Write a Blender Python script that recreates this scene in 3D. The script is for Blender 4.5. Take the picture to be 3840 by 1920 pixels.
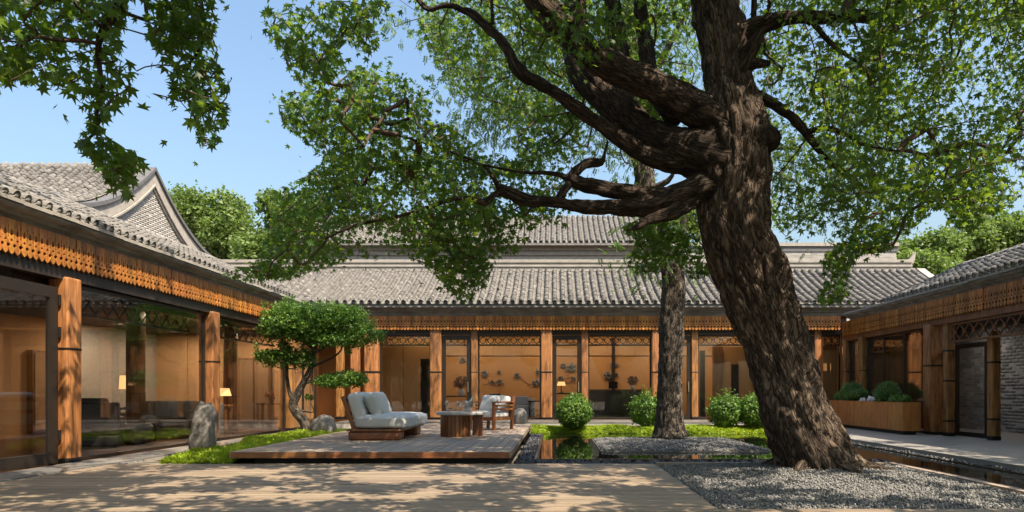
import bpy, bmesh, math, random
import numpy as np
from mathutils import Vector, Matrix, Euler, noise
random.seed(7); rng = np.random.default_rng(7)
for o in list(bpy.data.objects): bpy.data.objects.remove(o)
SC = bpy.context.scene; COL = SC.collection
R = math.radians; PI = math.pi

# ------------------------------------------------------------------ camera, sky, sun, exposure
FPX, XP, YH, CZ = 2560.0, 2080.0, 1470.0, 1.10
cam_d = bpy.data.cameras.new('camera'); cam = bpy.data.objects.new('camera', cam_d); COL.objects.link(cam)
cam.location = (0, 0, CZ); cam.rotation_euler = (R(90), 0, 0)
cam_d.sensor_width = 36; cam_d.lens = 36*FPX/3840
cam_d.shift_x = -(XP-1920)/3840; cam_d.shift_y = (YH-960)/3840
cam_d.clip_start = .1; cam_d.clip_end = 2000
SC.camera = cam
SUN_DIR = Vector((.50, -.50, 1.0)).normalized()
world = bpy.data.worlds.new('World'); SC.world = world; world.use_nodes = True
wn = world.node_tree; wn.nodes.clear()
sky = wn.nodes.new('ShaderNodeTexSky'); sky.sky_type = 'NISHITA'; sky.sun_disc = False
sky.sun_elevation = math.asin(SUN_DIR.z); sky.sun_rotation = math.atan2(SUN_DIR.x, SUN_DIR.y)
sky.air_density = 1.7; sky.dust_density = 5.0; sky.ozone_density = 5.5; sky.altitude = 50
bg = wn.nodes.new('ShaderNodeBackground'); bg.inputs['Strength'].default_value = .122
wo = wn.nodes.new('ShaderNodeOutputWorld')
wn.links.new(sky.outputs[0], bg.inputs[0]); wn.links.new(bg.outputs[0], wo.inputs[0])
sun_d = bpy.data.lights.new('sun', 'SUN'); sun_d.energy = 5.0; sun_d.angle = R(.45); sun_d.color = (1, .85, .66)
sun = bpy.data.objects.new('sun', sun_d); COL.objects.link(sun)
sun.rotation_euler = SUN_DIR.to_track_quat('Z', 'Y').to_euler(); sun.location = (20, -20, 40)
vs = SC.view_settings; vs.view_transform = 'Standard'; vs.look = 'None'; vs.gamma = 1; vs.exposure = 1.12; vs.use_curve_mapping = False
SC.cycles.use_denoising = True
SC.cycles.max_bounces = 8; SC.cycles.diffuse_bounces = 3; SC.cycles.glossy_bounces = 4
SC.cycles.transparent_max_bounces = 12; SC.cycles.transmission_bounces = 4
SC.cycles.caustics_reflective = False; SC.cycles.caustics_refractive = False
SC.cycles.sample_clamp_indirect = 4

# ------------------------------------------------------------------ helpers
def W(dx, dy, D):
    """a sight line of the survey sheet (2576 wide) at depth D -> world point"""
    return np.array([(dx*1.49068-XP)/FPX*D, D, CZ+(YH-dy*1.49068)/FPX*D])

def thing(name, label, cat, loc=(0, 0, 0), group=None, rz=0, kind=None):
    o = bpy.data.objects.new(name, None); COL.objects.link(o); o.location = loc; o.rotation_euler = (0, 0, rz)
    o.empty_display_size = .2
    if label: o['label'] = label
    if cat: o['category'] = cat
    if group: o['group'] = group
    if kind: o['kind'] = kind
    return o
def tag(o, label=None, cat=None, group=None, kind=None):
    for k, v in (('label', label), ('category', cat), ('group', group), ('kind', kind)):
        if v: o[k] = v
    return o
def root_of(o):
    while o.parent: o = o.parent
    return o
def link(name, me, parent=None, loc=None, rot=None, scale=None, world=True):
    o = bpy.data.objects.new(name, me); COL.objects.link(o)
    if loc is not None: o.location = loc
    if rot is not None: o.rotation_euler = rot
    if scale is not None: o.scale = scale
    if parent is not None: o.parent = parent
    return o
def npmesh(name, V, F, mat, smooth=False, uv=None):
    V = np.asarray(V, dtype=np.float32); F = np.asarray(F, dtype=np.int32)
    me = bpy.data.meshes.new(name); k = F.shape[1]
    me.vertices.add(len(V)); me.vertices.foreach_set('co', V.ravel())
    me.loops.add(F.size); me.loops.foreach_set('vertex_index', F.ravel())
    me.polygons.add(len(F)); me.polygons.foreach_set('loop_start', np.arange(0, F.size, k, dtype=np.int32))
    me.polygons.foreach_set('loop_total', np.full(len(F), k, dtype=np.int32))
    if smooth: me.polygons.foreach_set('use_smooth', np.ones(len(F), dtype=bool))
    if uv is not None:
        l = me.uv_layers.new(name='UVMap'); l.data.foreach_set('uv', np.asarray(uv, np.float32)[F.ravel()].ravel())
    me.update(calc_edges=True); me.validate()
    if mat: me.materials.append(mat)
    return me

class MB:
    """mesh collector in world coordinates; build() links it as one object relative to its thing"""
    def __init__(s): s.v = []; s.f = []
    def add(s, vs, fs):
        n = len(s.v); s.v += [tuple(p) for p in vs]; s.f += [tuple(i+n for i in f) for f in fs]; return s
    def box(s, x0, x1, y0, y1, z0, z1):
        vs = [(x0,y0,z0),(x1,y0,z0),(x1,y1,z0),(x0,y1,z0),(x0,y0,z1),(x1,y0,z1),(x1,y1,z1),(x0,y1,z1)]
        return s.add(vs, [(0,3,2,1),(4,5,6,7),(0,1,5,4),(1,2,6,5),(2,3,7,6),(3,0,4,7)])
    def obox(s, c, ax, ay, az):
        """oriented box, half axes"""
        c, ax, ay, az = map(Vector, (c, ax, ay, az))
        vs = [c+i*ax+j*ay+k*az for k in (-1,1) for i, j in ((-1,-1),(1,-1),(1,1),(-1,1))]
        return s.add(vs, [(0,3,2,1),(4,5,6,7),(0,1,5,4),(1,2,6,5),(2,3,7,6),(3,0,4,7)])
    def bar(s, a, b, w, h=None, up=(0, 0, 1)):
        a = Vector(a); b = Vector(b); d = b-a; h = h or w
        u = Vector(up); x = d.cross(u)
        if x.length < 1e-5: x = d.cross(Vector((1, 0, 0)))
        x.normalize(); y = x.cross(d).normalized()
        return s.obox((a+b)/2, x*w/2, d/2, y*h/2)
    def prism(s, poly, z0, z1):
        n = len(poly)
        vs = [(x, y, z0) for x, y in poly]+[(x, y, z1) for x, y in poly]
        return s.add(vs, [tuple(range(n-1, -1, -1)), tuple(range(n, 2*n))]+[(i, (i+1) % n, n+(i+1) % n, n+i) for i in range(n)])
    def extr(s, prof, a, b, fn):
        """profile [(p,q)..] closed polygon, extruded from a to b with fn(t,p,q)->xyz"""
        n = len(prof)
        vs = [fn(a, p, q) for p, q in prof]+[fn(b, p, q) for p, q in prof]
        return s.add(vs, [tuple(range(n-1, -1, -1)), tuple(range(n, 2*n))]+[(i, (i+1) % n, n+(i+1) % n, n+i) for i in range(n)])
    def lathe(s, c, prof, n=16, cap=True):
        cx, cy, cz = c; vs = []; fs = []
        for r, z in prof:
            for k in range(n):
                a = 2*PI*k/n; vs.append((cx+r*math.cos(a), cy+r*math.sin(a), cz+z))
        for i in range(len(prof)-1):
            for k in range(n):
                k2 = (k+1) % n; fs.append((i*n+k, i*n+k2, (i+1)*n+k2, (i+1)*n+k))
        if cap: fs += [tuple(range(n-1, -1, -1)), tuple(range((len(prof)-1)*n, len(prof)*n))]
        return s.add(vs, fs)
    def build(s, name, mat, parent=None, smooth=False, bevel=0, seg=2, local=False):
        off = Vector((0, 0, 0))
        if parent is not None and not local: off = Vector(root_of(parent).location)
        me = bpy.data.meshes.new(name)
        me.from_pydata([tuple(Vector(p)-off) for p in s.v], [], s.f)
        if bevel:
            bm = bmesh.new(); bm.from_mesh(me)
            bmesh.ops.remove_doubles(bm, verts=bm.verts, dist=1e-5)
            bmesh.ops.bevel(bm, geom=[e for e in bm.edges if e.calc_face_angle(0) > .5], offset=bevel, segments=seg, affect='EDGES', profile=.6)
            bm.to_mesh(me); bm.free()
        me.update()
        if smooth:
            for p in me.polygons: p.use_smooth = True
            if smooth != 'all': me.set_sharp_from_angle(angle=R(40))
        if mat: me.materials.append(mat)
        return link(name, me, parent)

def subdiv_obj(o, lv):
    m = o.modifiers.new('sub', 'SUBSURF'); m.levels = lv; m.render_levels = lv
    for p in o.data.polygons: p.use_smooth = True
    return o

# ------------------------------------------------------------------ materials
MATS = {}
class NT:
    def __init__(s, name):
        s.m = bpy.data.materials.new(name); s.m.use_nodes = True; s.t = s.m.node_tree; s.t.nodes.clear()
        s.out = s.t.nodes.new('ShaderNodeOutputMaterial')
        s.b = s.t.nodes.new('ShaderNodeBsdfPrincipled'); s.link(s.b.outputs[0], s.out.inputs[0])
    def n(s, typ, **kw):
        n = s.t.nodes.new('ShaderNode'+typ)
        for k, v in kw.items():
            if k in n.inputs.keys(): n.inputs[k].default_value = v
            else: setattr(n, k, v)
        return n
    def link(s, a, b): s.t.links.new(a, b)
    def coords(s, scale=(1, 1, 1), kind='Object'):
        if kind == 'Position': src = s.n('NewGeometry').outputs['Position']
        else: src = s.n('TexCoord').outputs[kind]
        mp = s.n('Mapping'); mp.inputs['Scale'].default_value = scale; s.link(src, mp.inputs[0]); return mp.outputs[0]
    def noise(s, co, scale, detail=4, rough=.55, dist=0):
        n = s.n('TexNoise', Scale=scale, Detail=detail, Roughness=rough, Distortion=dist); s.link(co, n.inputs['Vector']); return n.outputs['Fac']
    def ramp(s, fac, stops):
        r = s.n('ValToRGB'); e = r.color_ramp.elements
        while len(e) < len(stops): e.new(.5)
        for i, (p, c) in enumerate(stops):
            e[i].position = p; e[i].color = (*c, 1) if len(c) == 3 else c
        s.link(fac, r.inputs[0]); return r.outputs[0]
    def math(s, op, a, b=None, clamp=False):
        m = s.n('Math', operation=op, use_clamp=clamp)
        for i, v in enumerate((a, b)):
            if v is None: continue
            if isinstance(v, (int, float)): m.inputs[i].default_value = v
            else: s.link(v, m.inputs[i])
        return m.outputs[0]
    def mix(s, fac, a, b, blend='MIX'):
        m = s.n('Mix', data_type='RGBA', blend_type=blend)
        for sock, v in ((m.inputs[0], fac), (m.inputs[6], a), (m.inputs[7], b)):
            if isinstance(v, (int, float)): sock.default_value = v
            elif isinstance(v, tuple): sock.default_value = (*v, 1) if len(v) == 3 else v
            else: s.link(v, sock)
        return m.outputs[2]
    def rand(s):
        """per piece random: object random + island random"""
        a = s.n('ObjectInfo').outputs['Random']; b = s.n('NewGeometry').outputs['Random Per Island']
        return s.math('FRACT', s.math('ADD', a, b))
    def bump(s, h, strength=.3, dist=.01):
        b = s.n('Bump', Strength=strength, Distance=dist); s.link(h, b.inputs['Height']); s.link(b.outputs[0], s.b.inputs['Normal'])
    def set(s, **kw):
        for k, v in kw.items():
            k = k.replace('_', ' ')
            if isinstance(v, (int, float)): s.b.inputs[k].default_value = v
            elif isinstance(v, tuple): s.b.inputs[k].default_value = (*v, 1) if len(v) == 3 else v
            else: s.link(v, s.b.inputs[k])
        return s
def hsv_var(t, col, r, dv=.25, dh=.02):
    h = t.n('HueSaturation'); t.link(col, h.inputs['Color'])
    t.link(t.math('ADD', t.math('MULTIPLY', r, 2*dv), 1-dv), h.inputs['Value'])
    t.link(t.math('ADD', t.math('MULTIPLY', t.math('FRACT', t.math('MULTIPLY', r, 7.31)), 2*dh), .5-dh), h.inputs['Hue'])
    return h.outputs[0]
def m_wood(name, stops, stretch=(14, 14, .9), rough=.55, var=.18, bump=.25, coat=0, pos='Position', blotch=.5, bl=(1, 1, .5)):
    t = NT(name); co = t.coords(stretch, pos)
    f = t.noise(co, 1.6, 6, .62, .4)
    c = t.ramp(f, stops)
    f2 = t.noise(t.coords(bl, pos), 2.3, 5, .65)
    c = t.mix(t.math('MULTIPLY', t.ramp(f2, [(.42, (0,0,0)), (.68, (1,1,1))]), blotch), c, tuple(x*.38 for x in stops[0][1]))
    c = hsv_var(t, c, t.rand(), var, .008)
    fine = t.noise(t.coords(tuple(x*5 for x in stretch), pos), 2, 3)
    t.set(Base_Color=c, Roughness=rough); t.bump(t.math('ADD', f, t.math('MULTIPLY', fine, .5)), bump, .012)
    if coat: t.set(Coat_Weight=coat, Coat_Roughness=.15)
    return t.m
def m_simple(name, col, rough=.6, nscale=6, var=.12, metal=0, bump=.1, pvar=0, spec=.5):
    t = NT(name); co = t.coords((1,1,1), 'Position')
    f = t.noise(co, nscale, 5)
    c = t.mix(f, tuple(x*(1-var*1.6) for x in col), tuple(min(1, x*(1+var*1.6)) for x in col))
    if pvar: c = hsv_var(t, c, t.rand(), pvar, .01)
    t.set(Base_Color=c, Roughness=rough, Metallic=metal, Specular_IOR_Level=spec)
    if bump: t.bump(t.noise(co, nscale*6, 4), bump, .01)
    return t.m
M = MATS
M['col'] = m_wood('weathered_orange_wood', [(.22, (.13,.048,.013)), (.46, (.31,.13,.036)), (.75, (.44,.22,.075))], (26,26,1.0), .55, .17, .35, blotch=.85, bl=(4.5, 4.5, .8))
M['val'] = m_wood('valance_wood', [(.3, (.20,.072,.013)), (.55, (.42,.165,.03)), (.8, (.52,.22,.045))], (9,9,.8), .5, .28, .2, bl=(3, 3, .8))
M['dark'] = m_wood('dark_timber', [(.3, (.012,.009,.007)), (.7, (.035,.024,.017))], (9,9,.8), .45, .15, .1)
M['frame'] = m_simple('bronze_frame', (.028,.022,.018), .35, 3, .15, .3, .03)
M['brownwood'] = m_wood('brown_wood', [(.3, (.09,.035,.014)), (.55, (.19,.08,.03)), (.8, (.27,.12,.05))], (9,9,.8), .4, .12, .12)
M['teak'] = m_wood('oiled_teak', [(.3, (.12,.042,.014)), (.55, (.22,.085,.03)), (.8, (.31,.135,.055))], (2.2,22,22), .38, .1, .08)
M['teakv'] = m_wood('oiled_teak_upright', [(.3, (.12,.042,.014)), (.55, (.20,.075,.027)), (.8, (.29,.12,.05))], (20,20,1.6), .38, .16, .08)
M['deck'] = m_wood('deck_boards', [(.28, (.185,.138,.096)), (.52, (.26,.20,.142)), (.8, (.325,.254,.184))], (.8,26,10), .6, .17, .25, blotch=.12)
M['deck2'] = m_wood('platform_boards', [(.28, (.23,.175,.127)), (.52, (.32,.252,.19)), (.8, (.385,.312,.242))], (26,.8,10), .55, .15, .2, blotch=.12)
M['greyw'] = m_wood('grey_eave_timber', [(.25, (.10,.092,.085)), (.5, (.21,.195,.18)), (.8, (.32,.30,.275))], (1.5,1.5,14), .75, .1, .35)
M['iron'] = m_simple('iron_band', (.02,.018,.016), .5, 8, .2, .6)
def m_tile():
    t = NT('grey_roof_tile'); co = t.coords((1,1,1), 'Position')
    f = t.noise(co, 7, 5, .65); g = t.noise(co, 45, 3)
    c = t.ramp(f, [(.25, (.11,.105,.10)), (.5, (.18,.172,.162)), (.78, (.245,.234,.22))])
    c = t.mix(t.math('MULTIPLY', t.ramp(t.noise(co, 1.2, 4), [(.5,(0,0,0)),(.75,(1,1,1))]), .35), c, (.13,.125,.12))
    c = hsv_var(t, c, t.rand(), .14, .012)
    t.set(Base_Color=c, Roughness=.85, Specular_IOR_Level=.25); t.bump(g, .4, .01); return t.m
M['tile'] = m_tile()
M['tileend'] = m_simple('tile_end_dark', (.10,.10,.105), .85, 12, .3, 0, .3)
M['brick'] = m_simple('grey_brick', (.285,.27,.25), .9, 9, .12, 0, .25, .22)
M['dbrick'] = m_simple('grey_wall_brick', (.20,.20,.20), .9, 9, .2, 0, .35, .3)
M['mortar'] = m_simple('lime_mortar', (.31,.295,.275), .95, 12, .15, 0, .3)
M['stone'] = m_simple('stone_moulding', (.29,.268,.238), .85, 5, .25, 0, .3, .08)
M['lstone'] = m_simple('pale_stone_slab', (.15,.148,.143), .32, 2.5, .15, 0, .1, .06)
M['path'] = m_simple('path_stone', (.26,.248,.23), .45, 3, .14, 0, .08, .06)
M['ground'] = m_simple('earth', (.16,.14,.11), .95, 2, .25, 0, .3)
M['poolbed'] = m_simple('black_pool_bed', (.012,.012,.012), .5, 5, .2, 0, .1)
M['gravel'] = m_simple('grey_gravel', (.165,.164,.163), .8, 30, .2, 0, .1, .42, .3)
M['pebble'] = m_simple('black_pebble', (.055,.055,.06), .45, 20, .2, 0, .1, .5)
M['fabric'] = m_simple('pale_grey_fabric', (.50,.515,.52), .95, 90, .06, 0, .25, 0, .1)
M['fabric2'] = m_simple('pillow_fabric', (.46,.475,.47), .95, 120, .10, 0, .3, 0, .1)
M['sofa'] = m_simple('dark_sofa_fabric', (.13,.125,.12), .95, 60, .1, 0, .2, 0, .1)
M['leather'] = m_simple('black_leather', (.02,.018,.018), .4, 20, .1, 0, .1)
M['wall'] = m_simple('tan_wall_cloth', (.44,.27,.145), .9, 70, .07, 0, .15, 0, .15)
M['wall2'] = m_simple('ochre_wall_cloth', (.43,.23,.095), .9, 70, .09, 0, .15, 0, .15)
M['ceil'] = m_simple('dark_ceiling', (.05,.035,.025), .8, 3, .1, 0, 0)
M['floor'] = m_wood('interior_floor', [(.3,(.045,.02,.009)),(.6,(.10,.045,.02))], (1,12,12), .25, .1, .05)
M['table'] = m_simple('stone_table_top', (.42,.41,.40), .35, 14, .12, 0, .05)
M['white'] = m_simple('white_ceramic', (.75,.74,.70), .3, 5, .04, 0, 0)
M['metal'] = m_simple('polished_steel', (.75,.74,.72), .18, 8, .05, 1, .02)
M['black'] = m_simple('unlit_black', (.006,.006,.006), .7, 3, .1, 0, 0)
M['dried'] = m_simple('dried_flower', (.36,.16,.08), .9, 20, .3, 0, .2, .4)
M['relief'] = m_simple('blue_relief', (.12,.125,.135), .6, 20, .3, 0, .2, .4)
def m_weave():
    t = NT('woven_cane'); co = t.coords((1,1,1), 'Position')
    w1 = t.n('TexWave', Scale=22, wave_type='BANDS', bands_direction='Z'); t.link(co, w1.inputs[0])
    w2 = t.n('TexWave', Scale=22, wave_type='BANDS', bands_direction='DIAGONAL'); t.link(co, w2.inputs[0])
    f = t.math('MULTIPLY', w1.outputs['Fac'], w2.outputs['Fac'])
    t.set(Base_Color=t.ramp(f, [(.1,(.16,.085,.04)),(.6,(.48,.30,.16))]), Roughness=.7); t.bump(f, .3, .01); return t.m
M['weave'] = m_weave()
def m_corten():
    t = NT('rust_steel'); f = t.noise(t.coords((3,3,.8),'Position'), 2, 6, .7); g = t.noise(t.coords((1,1,1),'Position'), 60, 3)
    c = t.ramp(f, [(.3,(.26,.09,.02)),(.55,(.42,.165,.04)),(.8,(.50,.21,.06))])
    t.set(Base_Color=hsv_var(t, c, t.rand(), .08, .005), Roughness=.7); t.bump(g, .2, .005); return t.m
M['corten'] = m_corten()
def m_rock(name, a, b, c):
    t = NT(name); co = t.coords((1,1,.6),'Position'); f = t.noise(co, 4, 8, .7, .6); g = t.noise(t.coords((1,1,1),'Position'), 22, 5)
    t.set(Base_Color=t.ramp(f, [(.3,a),(.52,b),(.75,c)]), Roughness=.85); t.bump(t.math('ADD', f, t.math('MULTIPLY', g, .4)), .7, .05); return t.m
M['rock'] = m_rock('garden_rock', (.06,.055,.05), (.165,.152,.138), (.33,.30,.27))
M['wrock'] = m_rock('white_rock', (.3,.3,.3), (.5,.5,.5), (.7,.7,.68))
def m_bark(name, a, b, c, ks=1.0):
    t = NT(name); co = t.coords((1,1,1), 'UV')
    mp = t.n('Mapping'); mp.inputs['Scale'].default_value = (5.2*ks, .85*ks, 1); t.link(co, mp.inputs[0])
    f = t.noise(mp.outputs[0], 2.2, 8, .68, 1.1)
    v = t.n('TexVoronoi', Scale=2.4, feature='DISTANCE_TO_EDGE'); 
    w = t.n('Mix', data_type='VECTOR'); 
    nz = t.n('TexNoise', Scale=3.0, Detail=4); t.link(mp.outputs[0], nz.inputs['Vector'])
    va = t.n('VectorMath', operation='ADD'); t.link(mp.outputs[0], va.inputs[0]); 
    sc = t.n('VectorMath', operation='SCALE'); sc.inputs['Scale'].default_value = 1.3; t.link(nz.outputs['Color'], sc.inputs[0]); t.link(sc.outputs[0], va.inputs[1])
    t.link(va.outputs[0], v.inputs['Vector'])
    crack = t.ramp(v.outputs['Distance'], [(0,(.15,.15,.15)),(.16,(1,1,1))])
    mp2 = t.n('Mapping'); mp2.inputs['Scale'].default_value = (30*ks, 4.5*ks, 1); t.link(co, mp2.inputs[0])
    fib = t.noise(mp2.outputs[0], 2.0, 6, .7, .8)
    f = t.math('ADD', t.math('MULTIPLY', f, .5), t.math('MULTIPLY', fib, .5))
    big = t.noise(t.coords((1,1,.5),'Position'), 1.6, 4)
    col = t.ramp(f, [(.33,a),(.5,b),(.68,c)])
    col = t.mix(t.math('MULTIPLY', t.ramp(big, [(.45,(0,0,0)),(.7,(1,1,1))]), .75), col, tuple(x*.45 for x in a))
    col = t.mix(crack, tuple(x*.35 for x in a), col)
    h = t.math('ADD', t.math('MULTIPLY', crack, .8), f)
    t.set(Base_Color=col, Roughness=.9, Specular_IOR_Level=.2); t.bump(h, 1.0, .05); return t.m
M['bark'] = m_bark('plane_bark', (.06,.044,.034), (.155,.114,.085), (.31,.235,.175), 1.25)
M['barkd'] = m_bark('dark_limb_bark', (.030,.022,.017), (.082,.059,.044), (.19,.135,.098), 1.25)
M['bark2'] = m_bark('grey_bark', (.07,.058,.048), (.17,.142,.115), (.28,.24,.195), 1.5)
M['twig'] = m_simple('twig_bark', (.075,.045,.032), .9, 14, .3, 0, .2)
def m_leaf(name, dark, mid, light, trans=.45, tcol=None, var=.35):
    t = NT(name); r = t.rand()
    cl_ = t.ramp(t.noise(t.coords((1,1,1),'Position'), 1.5, 2), [(.36,(0,0,0)),(.64,(1,1,1))])
    c = t.ramp(t.math('ADD', t.math('MULTIPLY', r, .55), t.math('MULTIPLY', cl_, .45)), [(0, dark), (.55, mid), (1, light)])
    c = hsv_var(t, c, t.math('FRACT', t.math('MULTIPLY', r, 13.7)), var, .012)
    t.set(Base_Color=c, Roughness=.45, Specular_IOR_Level=.35)
    tr = t.n('BsdfTranslucent'); tc = t.mix(.6, c, tcol or (.22,.36,.03)); t.link(tc, tr.inputs[0])
    mx = t.n('MixShader'); mx.inputs[0].default_value = trans
    t.link(t.b.outputs[0], mx.inputs[1]); t.link(tr.outputs[0], mx.inputs[2]); t.link(mx.outputs[0], t.out.inputs[0])
    return t.m
M['leaf'] = m_leaf('maple_leaf', (.010,.042,.014), (.034,.095,.018), (.13,.215,.028), .45, (.34,.50,.03), .35)
M['leaf2'] = m_leaf('ash_leaf', (.06,.12,.03), (.09,.165,.04), (.14,.22,.06), .4)
M['bgleaf'] = m_leaf('far_leaf', (.10,.15,.045), (.14,.20,.06), (.20,.26,.085), .4)  # brightened and paled, distance haze is put into the leaf colour
M['bonsai'] = m_leaf('bonsai_leaf', (.045,.11,.025), (.085,.18,.035), (.17,.30,.05), .35)
M['bush'] = m_leaf('bush_leaf', (.05,.12,.02), (.09,.18,.028), (.15,.26,.04), .35)
M['moss'] = m_leaf('moss_tuft', (.20,.30,.02), (.28,.40,.025), (.38,.48,.04), .4, (.5,.6,.04))
M['pine'] = m_leaf('pine_needle', (.06,.14,.055), (.10,.20,.06), (.16,.26,.07), .3)
M['mossbase'] = m_simple('moss_ground', (.10,.16,.02), .95, 12, .3, 0, .5)
def fresnel2(t, ior):
    fr = t.n('Fresnel'); bf = t.n('NewGeometry').outputs['Backfacing']
    t.link(t.math('ADD', t.math('MULTIPLY', bf, 1/ior-ior), ior), fr.inputs['IOR']); return fr
def m_glass():
    t = NT('window_glass'); gl = t.n('BsdfGlossy', Roughness=.015); tr = t.n('BsdfTransparent')
    tr.inputs[0].default_value = (.90,.905,.90,1); gl.inputs[0].default_value = (1,1,1,1)
    fr = fresnel2(t, 1.5); mx = t.n('MixShader')
    t.link(t.math('ADD', t.math('MULTIPLY', fr.outputs[0], 1.25), .0, True), mx.inputs[0])
    t.link(tr.outputs[0], mx.inputs[1]); t.link(gl.outputs[0], mx.inputs[2]); t.link(mx.outputs[0], t.out.inputs[0])
    bp = t.n('Bump', Strength=.03, Distance=.01); t.link(t.noise(t.coords((1,1,1),'Position'), .8, 2), bp.inputs['Height']); t.link(bp.outputs[0], gl.inputs['Normal'])
    return t.m
M['glass'] = m_glass()
def m_cglass():
    t = NT('clear_glassware'); gl = t.n('BsdfGlossy', Roughness=.02); tr = t.n('BsdfTransparent'); tr.inputs[0].default_value = (.93,.94,.93,1)
    fr = fresnel2(t, 1.5); mx = t.n('MixShader'); t.link(t.math('ADD', fr.outputs[0], .16, True), mx.inputs[0])
    t.link(tr.outputs[0], mx.inputs[1]); t.link(gl.outputs[0], mx.inputs[2]); t.link(mx.outputs[0], t.out.inputs[0]); return t.m
M['cglass'] = m_cglass()
def m_water():
    t = NT('dark_still_water'); f = t.noise(t.coords((1,1,1),'Position'), 3.5, 3)
    t.set(Base_Color=(.006,.007,.006), Roughness=.015, IOR=1.33, Specular_IOR_Level=.75); t.bump(f, .035, .02); return t.m
M['water'] = m_water()
def m_emit(name, col, e):
    t = NT(name); t.set(Base_Color=col, Roughness=.8, Emission_Color=col, Emission_Strength=e); return t.m
M['shade'] = m_emit('lit_lamp_shade', (1,.50,.20), .8)
M['wine'] = m_simple('pale_wine', (.6,.5,.25), .1, 3, .05, 0, 0)
M['green'] = m_simple('bottle_foil', (.55,.56,.55), .3, 3, .1, .8, 0)

# ------------------------------------------------------------------ shared unit meshes
def unit_box(name, mat, bev=0):
    bm = bmesh.new(); bmesh.ops.create_cube(bm, size=1)
    if bev: bmesh.ops.bevel(bm, geom=bm.edges[:], offset=bev, segments=1, affect='EDGES')
    me = bpy.data.meshes.new(name); bm.to_mesh(me); bm.free(); me.materials.append(mat); return me
def ico(sub, jitter=0, squash=(1,1,1), seed=0):
    bm = bmesh.new(); bmesh.ops.create_icosphere(bm, subdivisions=sub, radius=1)
    V = np.array([v.co[:] for v in bm.verts]); F = np.array([[v.index for v in f.verts] for f in bm.faces]); bm.free()
    if jitter: V = V*(1+np.random.default_rng(seed).uniform(-jitter, jitter, (len(V),1)))
    return V*np.array(squash), F
def rotz(a):
    c, s, z, o = np.cos(a), np.sin(a), np.zeros_like(a), np.ones_like(a)
    return np.stack([np.stack([c,-s,z],-1), np.stack([s,c,z],-1), np.stack([z,z,o],-1)], -2)
def rotx(a):
    c, s, z, o = np.cos(a), np.sin(a), np.zeros_like(a), np.ones_like(a)
    return np.stack([np.stack([o,z,z],-1), np.stack([z,c,-s],-1), np.stack([z,s,c],-1)], -2)
def randrot(n):
    q = rng.normal(size=(n,4)); q /= np.linalg.norm(q, axis=1, keepdims=True); w,x,y,z = q.T
    return np.stack([np.stack([1-2*(y*y+z*z),2*(x*y-z*w),2*(x*z+y*w)],-1), np.stack([2*(x*y+z*w),1-2*(x*x+z*z),2*(y*z-x*w)],-1), np.stack([2*(x*z-y*w),2*(y*z+x*w),1-2*(x*x+y*y)],-1)], -2)
def frame_from(nrm, tip):
    """rotation matrices with local z = nrm, local y ~ tip"""
    nrm = nrm/np.linalg.norm(nrm, axis=1, keepdims=True)
    t = tip-(tip*nrm).sum(1, keepdims=True)*nrm; t /= np.linalg.norm(t, axis=1, keepdims=True)+1e-9
    x = np.cross(t, nrm); return np.stack([x, t, nrm], -1)
def scatter(TV, TF, pos, Rm, sc):
    n = len(pos); sc = np.broadcast_to(np.asarray(sc, float).reshape(-1, 1, 1) if np.ndim(sc) else np.full((1,1,1), sc), (n,1,1)) if np.ndim(sc) < 2 else sc[:, None, :]
    V = np.einsum('nij,nkj->nki', Rm, TV[None]*sc)+pos[:, None, :]
    F = TF[None]+(np.arange(n)*len(TV))[:, None, None]
    return V.reshape(-1, 3), F.reshape(-1, TF.shape[1])

# ------------------------------------------------------------------ roofs
PITCH = .28
def barrel(cap=False, seg=7):
    r0, r1, L, th = .086, .074, .27, .018
    vs = []; fs = []
    a = [PI*k/seg for k in range(seg+1)]
    for (r, y, dz) in ((r0, 0, .012), (r1, L, 0), (r0-th, .012, .012)):
        vs += [(r*math.cos(t), y, r*math.sin(t)*1.2+dz) for t in a]
    n = seg+1
    for k in range(seg):
        fs.append((k, k+1, n+k+1, n+k)); fs.append((2*n+k, 2*n+k+1, k+1, k))
    if cap:
        vs.append((0, .05, .012)); c = len(vs)-1
        fs += [(3*n+k, 3*n+k+1, c) for k in range(seg)]
    else:
        pass
    return np.array(vs), fs
BV, BF = barrel(False, 6)
BQ = np.array(BF)
def pan():
    vs = []; seg = 3
    for (y, dz) in ((0, .012), (.27, 0), (0, -.006)):
        for k in range(seg+1):
            t = -1+2*k/seg; vs.append((t*.085, y, -.012+.035*t*t+dz))
    n = seg+1; fs = [(k, k+1, n+k+1, n+k) for k in range(seg)]+[(2*n+k, 2*n+k+1, k+1, k) for k in range(seg)]
    return np.array(vs), np.array(fs)
PV, PF = pan()
TILE_ME = npmesh('roof_tile', BV, BQ, M['tile'], True)
CAPV, CAPF = ico(1, 0, (.07, .012, .07))
def inframe(p):
    if p[1] < 1: return False
    x = XP+p[0]/p[1]*FPX; y = YH-(p[2]-CZ)/p[1]*FPX
    return 0 <= x <= 3840 and 0 <= y <= 1920
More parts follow.
